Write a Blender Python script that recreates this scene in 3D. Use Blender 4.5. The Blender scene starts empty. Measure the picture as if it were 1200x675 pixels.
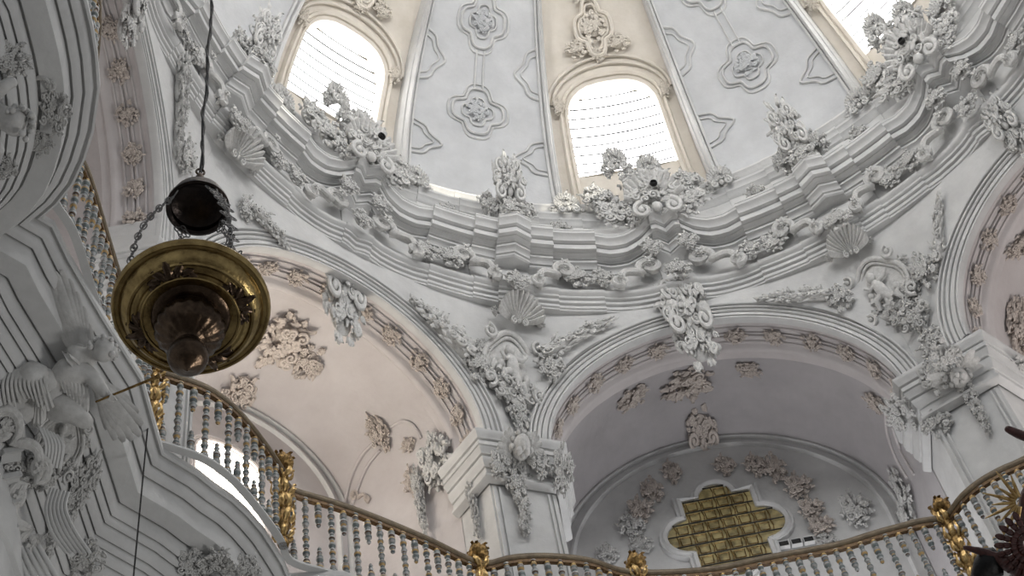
import bpy, bmesh, math, random
from math import sin, cos, pi, radians as R, sqrt, atan2, hypot, degrees
from mathutils import Vector, Matrix
from mathutils.bvhtree import BVHTree
rnd = random.Random(7)
SC = bpy.context.scene
COL = SC.collection

# ------------------------------------------------------------------ camera
FPX = 2114.86
TILT, ROLL, YAW = 1.00408, -0.214351, 0.42459
CAM = Vector((-4.25159, -4.71735, 0.0))
_f = Vector((cos(TILT)*sin(YAW), cos(TILT)*cos(YAW), sin(TILT)))
_r0 = Vector((cos(YAW), -sin(YAW), 0)); _u0 = _r0.cross(_f)
C_R = cos(ROLL)*_r0 + sin(ROLL)*_u0
C_U = -sin(ROLL)*_r0 + cos(ROLL)*_u0
C_F = _f
cd = bpy.data.cameras.new('camera'); co = bpy.data.objects.new('camera', cd); COL.objects.link(co)
cd.sensor_width = 36; cd.lens = FPX/1200*36; cd.clip_start = 0.05; cd.clip_end = 200
m3 = Matrix((C_R, C_U, -C_F)).transposed()
co.matrix_world = Matrix.Translation(CAM) @ m3.to_4x4()
SC.camera = co
def ray(px, py): return (C_F + C_R*(px-600)/FPX - C_U*(py-337.5)/FPX).normalized()
def proj(P):
    d = P-CAM; z = d.dot(C_F); return Vector((600+FPX*d.dot(C_R)/z, 337.5-FPX*d.dot(C_U)/z))
def on_z(px, py, z):
    d = ray(px, py); return CAM + d*(z/d.z)

# ------------------------------------------------------------------ materials
def new_mat(name):
    m = bpy.data.materials.new(name); m.use_nodes = True
    nt = m.node_tree; b = nt.nodes['Principled BSDF']; return m, nt, b
def plaster(name, c1, c2, rough=.75, scale=3.0, bump=.15):
    m, nt, b = new_mat(name); N = nt.nodes; L = nt.links
    tc = N.new('ShaderNodeTexCoord'); n1 = N.new('ShaderNodeTexNoise'); n1.inputs['Scale'].default_value = scale; n1.inputs['Detail'].default_value = 8
    n1.inputs['Roughness'].default_value = .65
    L.new(tc.outputs['Object'], n1.inputs['Vector'])
    cr = N.new('ShaderNodeValToRGB'); cr.color_ramp.elements[0].position = .3; cr.color_ramp.elements[1].position = .7
    cr.color_ramp.elements[0].color = (*c1, 1); cr.color_ramp.elements[1].color = (*c2, 1)
    L.new(n1.outputs['Fac'], cr.inputs['Fac']); L.new(cr.outputs['Color'], b.inputs['Base Color'])
    b.inputs['Roughness'].default_value = rough
    n2 = N.new('ShaderNodeTexNoise'); n2.inputs['Scale'].default_value = 22; n2.inputs['Detail'].default_value = 4
    L.new(tc.outputs['Object'], n2.inputs['Vector'])
    bp = N.new('ShaderNodeBump'); bp.inputs['Strength'].default_value = bump; bp.inputs['Distance'].default_value = .02
    L.new(n2.outputs['Fac'], bp.inputs['Height']); L.new(bp.outputs['Normal'], b.inputs['Normal'])
    return m
def metal(name, c1, c2, rough=.35, scale=8, met=1.0, bump=.3):
    m = plaster(name, c1, c2, rough, scale, bump)
    m.node_tree.nodes['Principled BSDF'].inputs['Metallic'].default_value = met
    return m
def emis(name, col, s):
    m, nt, b = new_mat(name)
    b.inputs['Base Color'].default_value = (*col, 1); b.inputs['Emission Color'].default_value = (*col, 1)
    b.inputs['Emission Strength'].default_value = s; return m
M_W = plaster('white_stucco', (.50, .50, .495), (.62, .62, .61))
M_ORN = plaster('white_carved_stucco', (.45, .445, .43), (.66, .655, .64), scale=9, bump=.3)
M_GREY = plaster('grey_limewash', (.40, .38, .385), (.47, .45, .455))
M_CREAM = plaster('cream_limewash', (.63, .58, .50), (.74, .69, .62))
M_PINK = plaster('rose_limewash', (.50, .465, .46), (.57, .54, .535))
M_PINKO = plaster('rose_carved_stucco', (.50, .44, .40), (.60, .54, .49), scale=9, bump=.3)
M_DOME = plaster('pale_grey_dome_paint', (.48, .49, .50), (.58, .59, .60))
M_GOLD = metal('gilding', (.30, .17, .05), (.78, .58, .28), .42, 34)
M_GOLDD = metal('aged_gilding', (.05, .028, .012), (.46, .30, .12), .45, 30)
M_RAIL = metal('olive_brass_rail', (.10, .075, .045), (.20, .15, .09), .5, 20, .3)
M_CHAIN = metal('tarnished_silver', (.10, .10, .10), (.26, .25, .24), .4, 20, .8)
M_UNDER = metal('brown_under_rail', (.05, .025, .012), (.20, .12, .05), .5, 40, .5)
M_BRASS = metal('tarnished_brass', (.13, .085, .035), (.50, .37, .16), .30, 9)
M_BRONZE = metal('dark_bronze', (.03, .02, .015), (.13, .09, .06), .30, 12)
M_BLACK = metal('black_iron', (.008, .008, .008), (.02, .02, .02), .5, 20, .6)
M_RED = plaster('dark_red_wood', (.035, .012, .010), (.11, .035, .028), .4, 30, .4)
M_PANE = emis('bright_window_glass', (1, 1, 1), 1.0)
M_PANES = emis('sunny_window_glass', (.98, .985, 1), 1.0)
M_PANEW = emis('warm_window_glass', (1, .93, .80), 1.0)

# ------------------------------------------------------------------ mesh helpers
class MB:
    def __init__(s): s.v = []; s.f = []
    def add(s, vs, fs):
        o = len(s.v); s.v += [tuple(v) for v in vs]; s.f += [tuple(i+o for i in f) for f in fs]; return o
    def rings(s, rings, closed=True, loop=False, cap=False):
        n = len(rings[0]); vs = [v for r in rings for v in r]; fs = []
        m = len(rings)
        for i in range(m if loop else m-1):
            a = i*n; b = ((i+1) % m)*n
            for j in range(n if closed else n-1):
                k = (j+1) % n; fs.append((a+j, b+j, b+k, a+k))
        if cap and closed:
            fs.append(tuple(range(n))); fs.append(tuple((m-1)*n + j for j in range(n))[::-1])
        s.add(vs, fs)
    def tube(s, pts, r, n=6, loop=False):
        pts = [Vector(p) for p in pts]; m = len(pts); rs = r if isinstance(r, (list, tuple)) else [r]*m
        rg = []; pn = None
        for i in range(m):
            a = pts[(i-1) % m] if (loop or i > 0) else pts[i]; b = pts[(i+1) % m] if (loop or i < m-1) else pts[i]
            t = (b-a).normalized() if (b-a).length > 1e-9 else Vector((0, 0, 1))
            if pn is None: pn = t.orthogonal().normalized()
            pn = (pn - t*pn.dot(t)); pn = pn.normalized() if pn.length > 1e-6 else t.orthogonal().normalized()
            q = t.cross(pn)
            rg.append([pts[i] + (pn*cos(2*pi*k/n) + q*sin(2*pi*k/n))*rs[i] for k in range(n)])
        s.rings(rg, True, loop, not loop)
    def lathe(s, prof, n=16, at=(0, 0, 0)):
        at = Vector(at)
        s.rings([[at+Vector((r*cos(2*pi*k/n), r*sin(2*pi*k/n), z)) for k in range(n)] for r, z in prof], True, False, True)
    def ball(s, c, r, n=8, sc=(1, 1, 1)):
        c = Vector(c); m = max(4, n//2+1); rg = []
        for i in range(m+1):
            th = pi*i/m; rr = max(sin(th), .02)
            rg.append([c + Vector((r*sc[0]*rr*cos(2*pi*k/n), r*sc[1]*rr*sin(2*pi*k/n), r*sc[2]*cos(th))) for k in range(n)])
        s.rings(rg, True, False, True)
    def box(s, c, d, M=None):
        c = Vector(c); vs = []
        for x in (-1, 1):
            for y in (-1, 1):
                for z in (-1, 1):
                    p = Vector((x*d[0]/2, y*d[1]/2, z*d[2]/2)); vs.append(c + (M @ p if M else p))
        s.add(vs, [(0, 1, 3, 2), (4, 6, 7, 5), (0, 4, 5, 1), (2, 3, 7, 6), (0, 2, 6, 4), (1, 5, 7, 3)])
    def mesh(s, name, ang=35):
        me = bpy.data.meshes.new(name); me.from_pydata(s.v, [], s.f); 
        bm = bmesh.new(); bm.from_mesh(me); bmesh.ops.recalc_face_normals(bm, faces=bm.faces); bm.to_mesh(me); bm.free()
        me.polygons.foreach_set('use_smooth', [True]*len(me.polygons))
        if ang < 180: me.set_sharp_from_angle(angle=R(ang))
        me.update(); return me
    def xf(s, M): s.v = [tuple(M @ Vector(v)) for v in s.v]; return s
def link(name, me, mat=None, parent=None, ang=35, M=None):
    if isinstance(me, MB): me = me.mesh(name, ang)
    if mat and not me.materials: me.materials.append(mat)
    o = bpy.data.objects.new(name, me); COL.objects.link(o)
    if parent: o.parent = parent
    if M is not None: o.matrix_local = M
    return o
STRUCT = []
def struct(name, mb, mat, hit=True, parent=None, ang=35):
    me = mb.mesh(name, ang); o = link(name, me, mat, parent)
    if not parent: o['kind'] = 'structure'
    if hit: STRUCT.append(o)
    return o
def tag(o, label, cat, group=None):
    o['label'] = label; o['category'] = cat
    if group: o['group'] = group
    return o
def empty(name, loc, label, cat, group=None, M=None):
    o = bpy.data.objects.new(name, None); COL.objects.link(o); o.empty_display_size = .1
    if M is not None: o.matrix_world = M
    else: o.location = loc
    return tag(o, label, cat, group)

def PZ(az, r, z): return Vector((r*cos(R(az)), r*sin(R(az)), z))
FL = -1.6
# ------------------------------------------------------------------ architecture numbers (metres)
AP, Z0 = 4.752, 13.857
ROG = {67.5: 1.95, 112.5: 1.76, 22.5: 1.60, 157.5: 1.84}
CO = {67.5: 0.0, 112.5: .12, 22.5: 0.0, 157.5: .12}
ZSC = {67.5: .962, 112.5: .975, 22.5: 1.0, 157.5: 1.0}
AW = {67.5: .22, 112.5: .24, 22.5: .25, 157.5: .27}
HSV = 1.968
def frame(g): return Vector((cos(R(g)), sin(R(g)), 0)), Vector((-sin(R(g)), cos(R(g)), 0))
def PL(g, a, t, z):
    n, tt = frame(g); return n*a + tt*t + Vector((0, 0, z))
NAMES = {67.5: 'back', 112.5: 'back_left', 22.5: 'back_right', 157.5: 'left'}
RING_R, RING_Z = 4.70, 15.9
# spandrels between arch and ring
def spandrel(g):
    ro = ROG[g]-.02; hs = HSV; cc = CO[g]; mb = MB()
    ts = []
    n = 60
    for i in range(n+1):
        ts.append(-hs + 2*hs*i/n)
    ts += [cc+ro*cos(pi*j/40) for j in range(41)]
    ts = sorted(set(round(t, 4) for t in ts if abs(t) <= hs)); rows = 12; rg = []
    for t in ts:
        zb = Z0 + ZSC[g]*(sqrt(max(ro*ro-(t-cc)**2, 0)))
        p = PL(g, AP, t, zb); az = degrees(atan2(p.y, p.x)); top = PZ(az, RING_R, RING_Z+.15)
        full = max(.05, RING_Z+.15-Z0)
        col = []
        for j in range(rows+1):
            s = j/rows; z = p.z + (top.z-p.z)*s
            w = max(0, (z-Z0)/full)**1.6
            b = Vector((p.x, p.y, z)); q = Vector((top.x, top.y, z)); v = b.lerp(q, w); col.append(v)
        rg.append(col)
    mb.rings(rg, closed=False)
    if abs(ts[0]+hs) < .01: pass
    return mb
def arch_path(r, z0, legs=None, n=56):
    pts = []
    if legs is not None: pts.append((r, legs, 1, 0))
    for i in range(n+1):
        a = pi*i/n; pts.append((None, None, cos(a), sin(a)))
    if legs is not None: pts.append((-r, legs, -1, 0))
    return pts
def arch_sweep(mb, g, prof, z0=Z0, c=0.0, legs=None, n=56, zs=1.0):
    """prof: (radius, apothem) points"""
    rg = []
    if legs is not None: rg.append([PL(g, a, c+r, legs) for r, a in prof])
    for i in range(n+1):
        th = pi*i/n; rg.append([PL(g, a, c+r*cos(th), z0+r*zs*sin(th)) for r, a in prof])
    if legs is not None: rg.append([PL(g, a, c-r, legs) for r, a in prof])
    mb.rings(rg, closed=False)
for g in NAMES:
    struct('wall_'+NAMES[g], spandrel(g), M_W)
ti = [0]
def trim(mb, mat=M_W, hit=True, ang=35):
    ti[0] += 1; return struct('trim_%d' % ti[0], mb, mat, hit, ang=ang)
WALLR = {67.5: (6.5, 1.81, .07, 14.0), 112.5: (6.5, 1.19, .10, 14.0), 22.5: (6.5, 1.45, 0, 14.0), 157.5: (6.5, 1.8, 0, 14.0)}
for g in NAMES:
    ro = ROG[g]; ri = ro-AW[g]; A = AP; C0 = CO[g]
    mb = MB()
    k_ = AW[g]/.27
    face = [(0, .04), (.005, -.075), (.03, -.09), (.045, -.085), (.047, -.03), (.058, -.03), (.06, -.065), (.078, -.075), (.095, -.07), (.097, -.02), (.108, -.02), (.11, -.05), (.135, -.055), (.15, -.045), (.152, -.005), (.162, -.005), (.165, -.035),
            (.225, -.04), (.228, -.005), (.238, -.005), (.24, -.03), (.262, -.03), (.27, -.005), (.265, .02), (.262, .05)]
    face = [(ro-x*k_, A+y) for x, y in face]
    arch_sweep(mb, g, face, c=C0, n=72, zs=ZSC[g], legs=13.3 if g == 157.5 else None)
    trim(mb)
    mb = MB()
    sof = [(ri+.02, A+.04), (ri+.018, A+.07), (ri+.035, A+.09), (ri+.045, A+.11), (ri+.045, A+.33), (ri+.035, A+.35), (ri+.01, A+.37), (ri, A+.40), (ri+.005, A+.43), (ri+.03, A+.45), (ri+.03, A+.52), (ri+.06, A+.53)]
    arch_sweep(mb, g, sof, c=C0, n=72, zs=ZSC[g])
    trim(mb, M_PINK)
    # ambulatory vault: funnel from the arch to the lunette on the outer wall
    w, rl, cl, zl = WALLR[g]; mb = MB(); rg = []
    n = 60
    ring0 = [(ri+.055, 10.4, None)] + [(ri+.055, None, pi*i/n) for i in range(n+1)] + [(-(ri+.055), 10.4, None)]
    K = 8
    for idx in range(n+3):
        row = []
        for k in range(K+1):
            s = k/K; rr = (ri+.055)*(1-s)+rl*s; cc = cl*s+C0*(1-s); zz = Z0*(1-s)+zl*s; a = A+.52+(w-A-.52)*s
            bul = .10*sin(pi*s)
            if idx == 0: p = PL(g, a, cc+rr+bul*.5, 10.4)
            elif idx == n+2: p = PL(g, a, cc-rr-bul*.5, 10.4)
            else:
                th = pi*(idx-1)/n; p = PL(g, a, cc+(rr+bul*.5)*cos(th), zz+(rr+bul)*(ZSC[g]*(1-s)+s)*sin(th))
            row.append(p)
        rg.append(row)
    mb.rings(rg, closed=False)
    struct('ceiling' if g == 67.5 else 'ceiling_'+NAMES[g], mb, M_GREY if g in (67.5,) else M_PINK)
    mb = MB(); hw = 2.4
    pts = [PL(g, w, t, z) for t, z in ((-hw, 10.4), (hw, 10.4), (hw, 17), (-hw, 17))]
    mb.add(pts, [(0, 1, 2, 3)]); pts2 = [p + frame(g)[0]*.3 for p in pts]; 
    struct('wall_outer_'+NAMES[g], mb, M_W if g == 67.5 else M_PINK)
    mb = MB()
    for dr in (0, .13):
        pr = [(rl-dr, w), (rl-dr-.005, w-.035), (rl-dr-.03, w-.04), (rl-dr-.05, w-.02), (rl-dr-.055, w)]
        arch_sweep(mb, g, pr, z0=zl, c=cl, legs=12.0, n=48)
    trim(mb)
# ------------------------------------------------------------------ piers with moulded imposts
def off2(poly, d):
    out = []
    n = len(poly)
    for i in range(n):
        p = poly[i]; ns = []
        for a, b in ((i-1, i), (i, i+1)):
            if a < 0 or b >= n: continue
            e = (poly[b]-poly[a]).normalized(); ns.append(Vector((-e.y, e.x)))
        if len(ns) == 1: out.append(p + ns[0]*d)
        else:
            b = (ns[0]+ns[1]); b = b/ max(b.length, 1e-6); c = max(b.dot(ns[0]), .35); out.append(p + b*d/c)
    return out
def pier_poly(gL, gR, c):
    riL, riR = ROG[gL]-AW[gL], ROG[gR]-AW[gR]; cL, cR = CO[gL], CO[gR]
    h = .27
    cd_ = Vector((cos(R(c)), sin(R(c)))); ct = Vector((-sin(R(c)), cos(R(c)))); rf = 4.98
    def q(g, a, t): p = PL(g, a, t, 0); return Vector((p.x, p.y))
    # ordered so the left-hand normal points into the room
    rf = 4.97
    def isect(g, t):
        n, tt = frame(g); n = n.to_2d(); tt = tt.to_2d(); a_ = (rf-tt.dot(cd_)*t)/n.dot(cd_); return n*a_+tt*t
    P = [q(gR, AP+.55, cR+riR), isect(gR, cR+riR), isect(gL, cL-riL), q(gL, AP+.55, cL-riL)]
    return P
PIERS = [(112.5, 67.5, 92.2), (67.5, 22.5, 42.8), (157.5, 112.5, 135.6)]
PLBL = ['white pier with ornate capital between the two middle arches', 'white pier with ornate capital between lattice window bay and right edge arch', 'white pier mostly hidden behind the hanging lamp']
for i, (gL, gR, c) in enumerate(PIERS):
    poly = pier_poly(gL, gR, c)
    mid = (poly[1]+poly[2])/2; half = (poly[1]-poly[2]).length/2-.06; c = degrees(atan2(mid.y, mid.x)); root = empty('pier', (mid.x, mid.y, 10.4), PLBL[i], 'pier')
    inv = Vector((-mid.x, -mid.y, -10.4))
    sgn = 1
    t = off2(poly, .1)
    if t[2].length > poly[2].length: sgn = -1
    def ringp(d, z): return [Vector((p.x, p.y, z))+inv for p in off2(poly, d*sgn)]
    mb = MB(); mb.rings([ringp(d, z) for d, z in ((-.06, 10.4), (-.06, 10.9), (-.06, 13.1), (-.06, 13.18), (0, 13.19), (0, 13.4))], closed=False)
    sh = link('shaft', mb, M_W, root); STRUCT.append(sh)
    # sunk panel border on the front face
    mb = MB(); cdv = Vector((cos(R(c)), sin(R(c)), 0)); ctv = Vector((-sin(R(c)), cos(R(c)), 0)); f0 = Vector((mid.x, mid.y, 0))+cdv*.055+inv
    for (t0, t1, z0, z1) in ((-half, -half+.03, 10.6, 13.1), (half-.03, half, 10.6, 13.1), (half-.075, half-.055, 10.6, 13.1), (-half+.055, -half+.075, 10.6, 13.1)):
        ce = f0+ctv*(t0+t1)/2+Vector((0, 0, (z0+z1)/2)); M = Matrix((cdv, ctv, Vector((0, 0, 1)))).transposed()
        mb.box(ce, (.04, abs(t1-t0), z1-z0), M)
    link('edge_moulding', mb, M_W, root)
    mb = MB()
    pr = [(-.06, 13.14), (.0, 13.16), (.03, 13.175), (.035, 13.20), (-.01, 13.205), (-.01, 13.31), (.022, 13.315), (.03, 13.34), (.055, 13.38), (.06, 13.40), (.06, 13.435), (.04, 13.44), (.04, 13.455), (.075, 13.46), (.085, 13.49), (.115, 13.52), (.12, 13.53), (.085, 13.535), (.085, 13.555), (.12, 13.56), (.12, 13.615), (.10, 13.62), (.10, 13.635), (.135, 13.64), (.14, 13.65), (.15, 13.67), (.175, 13.70), (.18, 13.72), (.18, 13.745), (.165, 13.755), (.0, 13.86)]
    dz = -.42 if i == 2 else 0
    mb.rings([ringp(d*.75, z+dz) for d, z in pr], closed=False)
    if dz: mb.rings([ringp(0, 13.3), ringp(0, 13.87)], closed=False)
    cp = link('capital', mb, M_W, root); STRUCT.append(cp)
# ------------------------------------------------------------------ ring entablature
BP = [(0, .20), (2.4, .13), (2.4, .075), (5.8, .075), (5.8, .035), (12, .035), (12, -.005), (14, -.045), (16.5, -.05), (18.6, -.015), (20.4, .06), (20.4, .10), (21.2, .10), (22.5, .03)]
LF = [(0, 0), (12, 0), (15, .01), (17, .05), (19, .13), (20.4, .20), (21.2, .21), (22.5, .20)]
def interp(T, x):
    for a, b in zip(T, T[1:]):
        if a[0] <= x <= b[0] and b[0] > a[0]: return a[1]+(b[1]-a[1])*(x-a[0])/(b[0]-a[0])
    return T[-1][1]
def plan_samples():
    half = []
    for a, b in zip(BP, BP[1:]):
        if b[0] == a[0]: half.append((a[0], b[1])); continue
        n = max(1, int((b[0]-a[0])/1.0))
        for k in range(n if b is not BP[-1] else n+1): half.append((a[0]+(b[0]-a[0])*k/n, a[1]+(b[1]-a[1])*k/n))
        if b is not BP[-1]: half.append((b[0], b[1]))
    h2 = []
    for h in half:
        if not h2 or abs(h2[-1][0]-h[0]) > 1e-6 or abs(h2[-1][1]-h[1]) > 1e-6: h2.append(h)
    return h2
HALF = plan_samples()
def sweep_ring(prof, kd, kl=0.0):
    """prof (r,z,weight)"""
    rg = []
    for s in range(8):
        c = s*45
        seq = [(c+a, d, a) for a, d in HALF] + [(c+45-a, d, a) for a, d in HALF[::-1]][1:]
        for az, d, a in seq:
            L = interp(LF, a)*kl
            rg.append([PZ(az, r-d*kd*w, z+L*w) for r, z, w in prof])
    mb = MB(); mb.rings(rg, closed=False, loop=True); return mb
arc = [(4.80, 15.84, 0), (4.74, 15.84, 1), (4.70, 15.84, 1), (4.695, 15.87, 1), (4.68, 15.88, 1), (4.678, 15.94, 1), (4.70, 15.945, 1), (4.70, 15.96, 1), (4.66, 15.965, 1), (4.655, 15.97, 1), (4.653, 16.03, 1), (4.68, 16.035, 1), (4.68, 16.05, 1), (4.64, 16.052, 1), (4.63, 16.06, 1), (4.628, 16.10, 1), (4.60, 16.125, 1), (4.585, 16.15, 1), (4.583, 16.18, 1), (4.66, 16.20, 1)]
arc = [(r, 15.86+(z-15.84)*.72, w) for r, z, w in arc]
trim(sweep_ring(arc, .35))
fr = [(4.66, 16.10, 1), (4.67, 16.6, 1)]
trim(sweep_ring(fr, .3))
cor = [(4.75, 16.50, -.2), (4.66, 16.50, 1), (4.64, 16.515, 1), (4.635, 16.54, 1), (4.615, 16.545, 1), (4.61, 16.565, 1), (4.585, 16.59, 1), (4.56, 16.60, 1), (4.558, 16.63, 1), (4.585, 16.632, 1), (4.585, 16.648, 1), (4.545, 16.65, 1), (4.54, 16.66, 1), (4.515, 16.672, 1), (4.49, 16.675, 1), (4.488, 16.69, 1), (4.44, 16.685, 1), (4.438, 16.765, 1), (4.465, 16.768, 1), (4.465, 16.782, 1), (4.425, 16.784, 1), (4.42, 16.788, 1), (4.40, 16.79, 1), (4.395, 16.82, 1), (4.37, 16.85, 1), (4.345, 16.865, 1), (4.342, 16.90, 1), (4.335, 16.905, 1), (4.335, 16.93, 1), (4.42, 16.95, .8), (4.75, 16.98, .3)]
trim(sweep_ring(cor, 1.0, 1.0))
att = [(4.62, 16.95, .6), (4.62, 17.02, .6), (4.60, 17.04, .8), (4.58, 17.09, .8), (4.55, 17.12, .9), (4.55, 17.16, .9), (4.53, 17.18, .9), (4.53, 17.22, .9), (4.66, 17.25, .5), (4.68, 17.60, .4), (4.66, 17.62, .5), (4.65, 17.66, .5), (4.62, 17.69, .5), (4.615, 17.74, .5), (4.59, 17.77, .5), (4.59, 17.81, .5), (4.70, 17.85, .3), (4.72, 18.0, .2), (4.70, 18.02, .2), (4.69, 18.06, .2), (4.66, 18.1, .2), (4.66, 18.14, .1), (4.78, 18.18, 0), (4.86, 18.48, 0)]
trim(sweep_ring(att, .8, .3))
# ------------------------------------------------------------------ dome
DC = 17.8
def SP(az, el, r): return Vector((0, 0, DC)) + Vector((cos(R(el))*cos(R(az)), cos(R(el))*sin(R(az)), sin(R(el))))*r
SH = .9
TOPEL = 74
def rblend(el, r): 
    w = max(0, min(1, (el-52)/18)); return r*(1-w)+4.9*w
def lin(a, b, n): return [a+(b-a)*i/n for i in range(n+1)]
mb = MB()
for s in range(8):
    c = s*45+SH
    mb.rings([[SP(c+u, el, 4.9) for u in lin(-10.9, 10.9, 8)] for el in lin(7.5, TOPEL, 30)], closed=False)
mb.rings([[SP(a, TOPEL, 4.9) for a in lin(0, 360, 48)], [SP(a, 88, 4.9) for a in lin(0, 360, 48)]], closed=False)
struct('ceiling_dome', mb, M_DOME)
WH = 7.3
def crown(s): return sqrt(max(0, 1-abs(s)**2.7))
def eltop(u): return 27.2 + 5.2*crown(u/WH)
WB = 16.2
gu = [-12.3, -10.5, -8.5]; wu = [-WH, -7.1, -6.6, -6, -5, -3.5, -1.8, 0, 1.8, 3.5, 5, 6, 6.6, 7.1, WH]
mb = MB(); GR = 5.1
for s in range(8):
    c = s*45+22.5+SH
    def col(u, els): return [SP(c+u, e, rblend(e, GR)) for e in els]
    for us in (gu+[-WH], [WH]+[-x for x in gu[::-1]]):
        mb.rings([col(u, lin(7.5, WB, 3)+lin(WB, 27.2, 5)[1:]+lin(27.2, TOPEL, 18)[1:]) for u in us], closed=False)
    mb.rings([col(u, lin(7.5, WB, 3)) for u in wu], closed=False)
    mb.rings([col(u, lin(eltop(u), TOPEL, 18)) for u in wu], closed=False)
    out = [(WH, WB)]+[(WH, e) for e in lin(WB, 27.2, 5)[1:]]+[(u, eltop(u)) for u in wu[::-1][1:]]+[(-WH, e) for e in lin(27.2, WB, 5)[1:]]
    mb.rings([[SP(c+u, e, r) for u, e in out] for r in (GR, GR+.32)], closed=True)
struct('ceiling_window_bays', mb, M_CREAM)
# ribs between panels and window bays
mb = MB()
for s in range(8):
    for sg in (-1, 1):
        c = s*45+SH
        pr = [(10.3, 4.9), (10.35, 4.86), (10.7, 4.85), (10.85, 4.88), (11.0, 4.83), (11.35, 4.81), (11.6, 4.84), (11.7, 4.88), (11.9, 4.88), (12.0, 4.93), (12.15, 4.95), (12.2, 5.15)]
        mb.rings([[SP(c+sg*u, el, r) for u, r in pr] for el in lin(7.5, TOPEL, 30)], closed=False)
trim(mb, M_W)
# window frames (warm moulded architrave round each opening)
mb = MB()
for s in range(8):
    c = s*45+22.5+SH
    def outl(o):
        L = [(WH+o, WB-7.5)]+[(WH+o, e) for e in lin(WB, 27.2, 5)[1:]]
        L += [((WH+o)*u/WH, 27.2+(5.2+o)*crown(u/WH)) for u in wu[::-1][1:]]
        L += [(-WH-o, e) for e in lin(27.2, WB, 5)[1:-1]]+[(-WH-o, WB-7.5)]
        return L
    mb.rings([[SP(c+u, e, r) for u, e in outl(o)] for o, r in ((-.02, 5.12), (0, 5.06), (.5, 5.05), (.6, 5.075), (.75, 5.075), (.85, 5.05), (1.25, 5.03), (1.45, 5.06), (1.5, 5.11))], closed=False)
trim(mb, M_CREAM)
# windows
for s, az in enumerate([67.5, 112.5, 22.5, 157.5, 202.5, 247.5, 292.5, 337.5]):
    c = az+SH; mb = MB()
    mb.rings([[SP(c+u, e, 5.36) for e in lin(WB-.3, eltop(u)+.3, 6)] for u in wu], closed=False)
    w = struct('window_%d' % (s+1), mb, M_PANE, hit=False)
    if az > 180: w.data.materials.clear(); w.data.materials.append(M_PANES)
    if az > 180 and az != 337.5: continue
    b = MB()
    for e in lin(WB+1.4, 31.5, 9):
        us = [u for u in lin(-WH, WH, 28) if eltop(u) > e] or [0]
        u0 = us[0]-.3; b.tube([SP(c+u, e, 5.31) for u in lin(max(-WH, u0), min(WH, -u0), 10)], .009, 5)
    link('glazing_bar', b, M_BLACK, w)
    b = MB()
    for k, u in enumerate(lin(-WH+.6, WH-.6, 14)):
        b.tube([SP(c+u, e, 5.33) for e in lin(WB, eltop(u), 6)], .0025, 4)
    n = 0
    for e in lin(WB, 32.5, 26):
        hw = WH if e < 27.2 else WH*sqrt(max(0, 1-((e-27.2)/5.2)**2))
        if hw > .4: b.tube([SP(c+u, e, 5.33) for u in lin(-hw, hw, 8)], .0025, 4)
    link('lead_grid', b, M_GREY, w)
# ------------------------------------------------------------------ gallery: plan from the photograph, at its own height
ZR, ZE = 11.4, 10.5
railpx = [(1200, 540), (1175, 551), (1150, 565), (1128, 583), (1108, 607), (1080, 612), (1030, 625), (980, 640), (900, 655), (830, 669), (740, 672), (690, 658), (640, 653), (600, 655), (562, 661), (500, 633), (440, 608), (390, 590), (340, 574), (330, 553), (313, 527), (290, 497), (268, 474), (240, 455), (200, 441), (182, 433), (160, 378), (140, 330), (120, 265), (100, 200)]
RAIL = [on_z(x, y, ZR) for x, y in railpx]
RAIL = [PZ(36-6, 4.5, ZR), PZ(33, 4.45, ZR)] + RAIL + [PZ(165.5, 4.78, ZR), PZ(169, 4.60, ZR), PZ(173, 4.54, ZR), PZ(177, 4.54, ZR), PZ(182, 4.62, ZR), PZ(187, 4.75, ZR), PZ(191, 4.85, ZR)]
edgepx = [(45, 252), (62, 262), (80, 300), (122, 372), (165, 440), (178, 487), (190, 528), (205, 537), (230, 552), (250, 568), (272, 583), (290, 600), (307, 620), (320, 640), (331, 658), (338, 675)]
EDGEP = [on_z(x, y, ZE) for x, y in edgepx]           # visible left stretch, left to right
arcpx = [(70, -80), (90, -40), (100, 0), (107, 30), (112, 60), (115, 100), (108, 150), (98, 182), (85, 210), (66, 234)]
ARCP = [on_z(x, y, ZE) for x, y in arcpx]
# right stretch: follow the rail, a little further in
rest = []
for p in RAIL:
    az = degrees(atan2(p.y, p.x))
    if 28 < az < 119:
        q = p.copy(); q.z = ZE; r = hypot(q.x, q.y); rest.append(q*( (r-.06)/r)); rest[-1].z = ZE
rest.sort(key=lambda p: degrees(atan2(p.y, p.x)))
EDGE = [Vector((p.x, p.y)) for p in rest] + [Vector((p.x, p.y)) for p in EDGEP[::-1]] + [Vector((p.x, p.y)) for p in ARCP[::-1]]
first = EDGE[0]
def simpl(E, d=.03):
    out = [E[0]]
    for p in E[1:]:
        if (p-out[-1]).length > d: out.append(p)
    return out
EDGE = simpl(EDGE)
gprof = [(.0, 10.53), (-.012, 10.52), (-.015, 10.455), (.0, 10.445), (.01, 10.465), (.025, 10.465), (.028, 10.415), (.045, 10.39), (.068, 10.38), (.07, 10.405), (.085, 10.405), (.087, 10.355), (.11, 10.325), (.133, 10.315), (.135, 10.345), (.15, 10.345), (.152, 10.29), (.155, 10.17), (.165, 10.14), (.28, 10.125), (.30, 10.125), (.305, 10.16), (.32, 10.16), (.322, 10.07)]
_d, _z = .322, 10.07
for _w, _h in ((.035, .045), (.03, .03), (.045, .06), (.025, .03), (.04, .05), (.06, .07), (.03, .03), (.04, .05)):
    gprof += [(_d+_w*.3, _z-_h*.7), (_d+_w, _z-_h), (_d+_w+.002, _z-_h+.028), (_d+_w+.014, _z-_h+.028), (_d+_w+.016, _z-_h-.02)]
    _d += _w+.016; _z -= _h+.02
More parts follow.
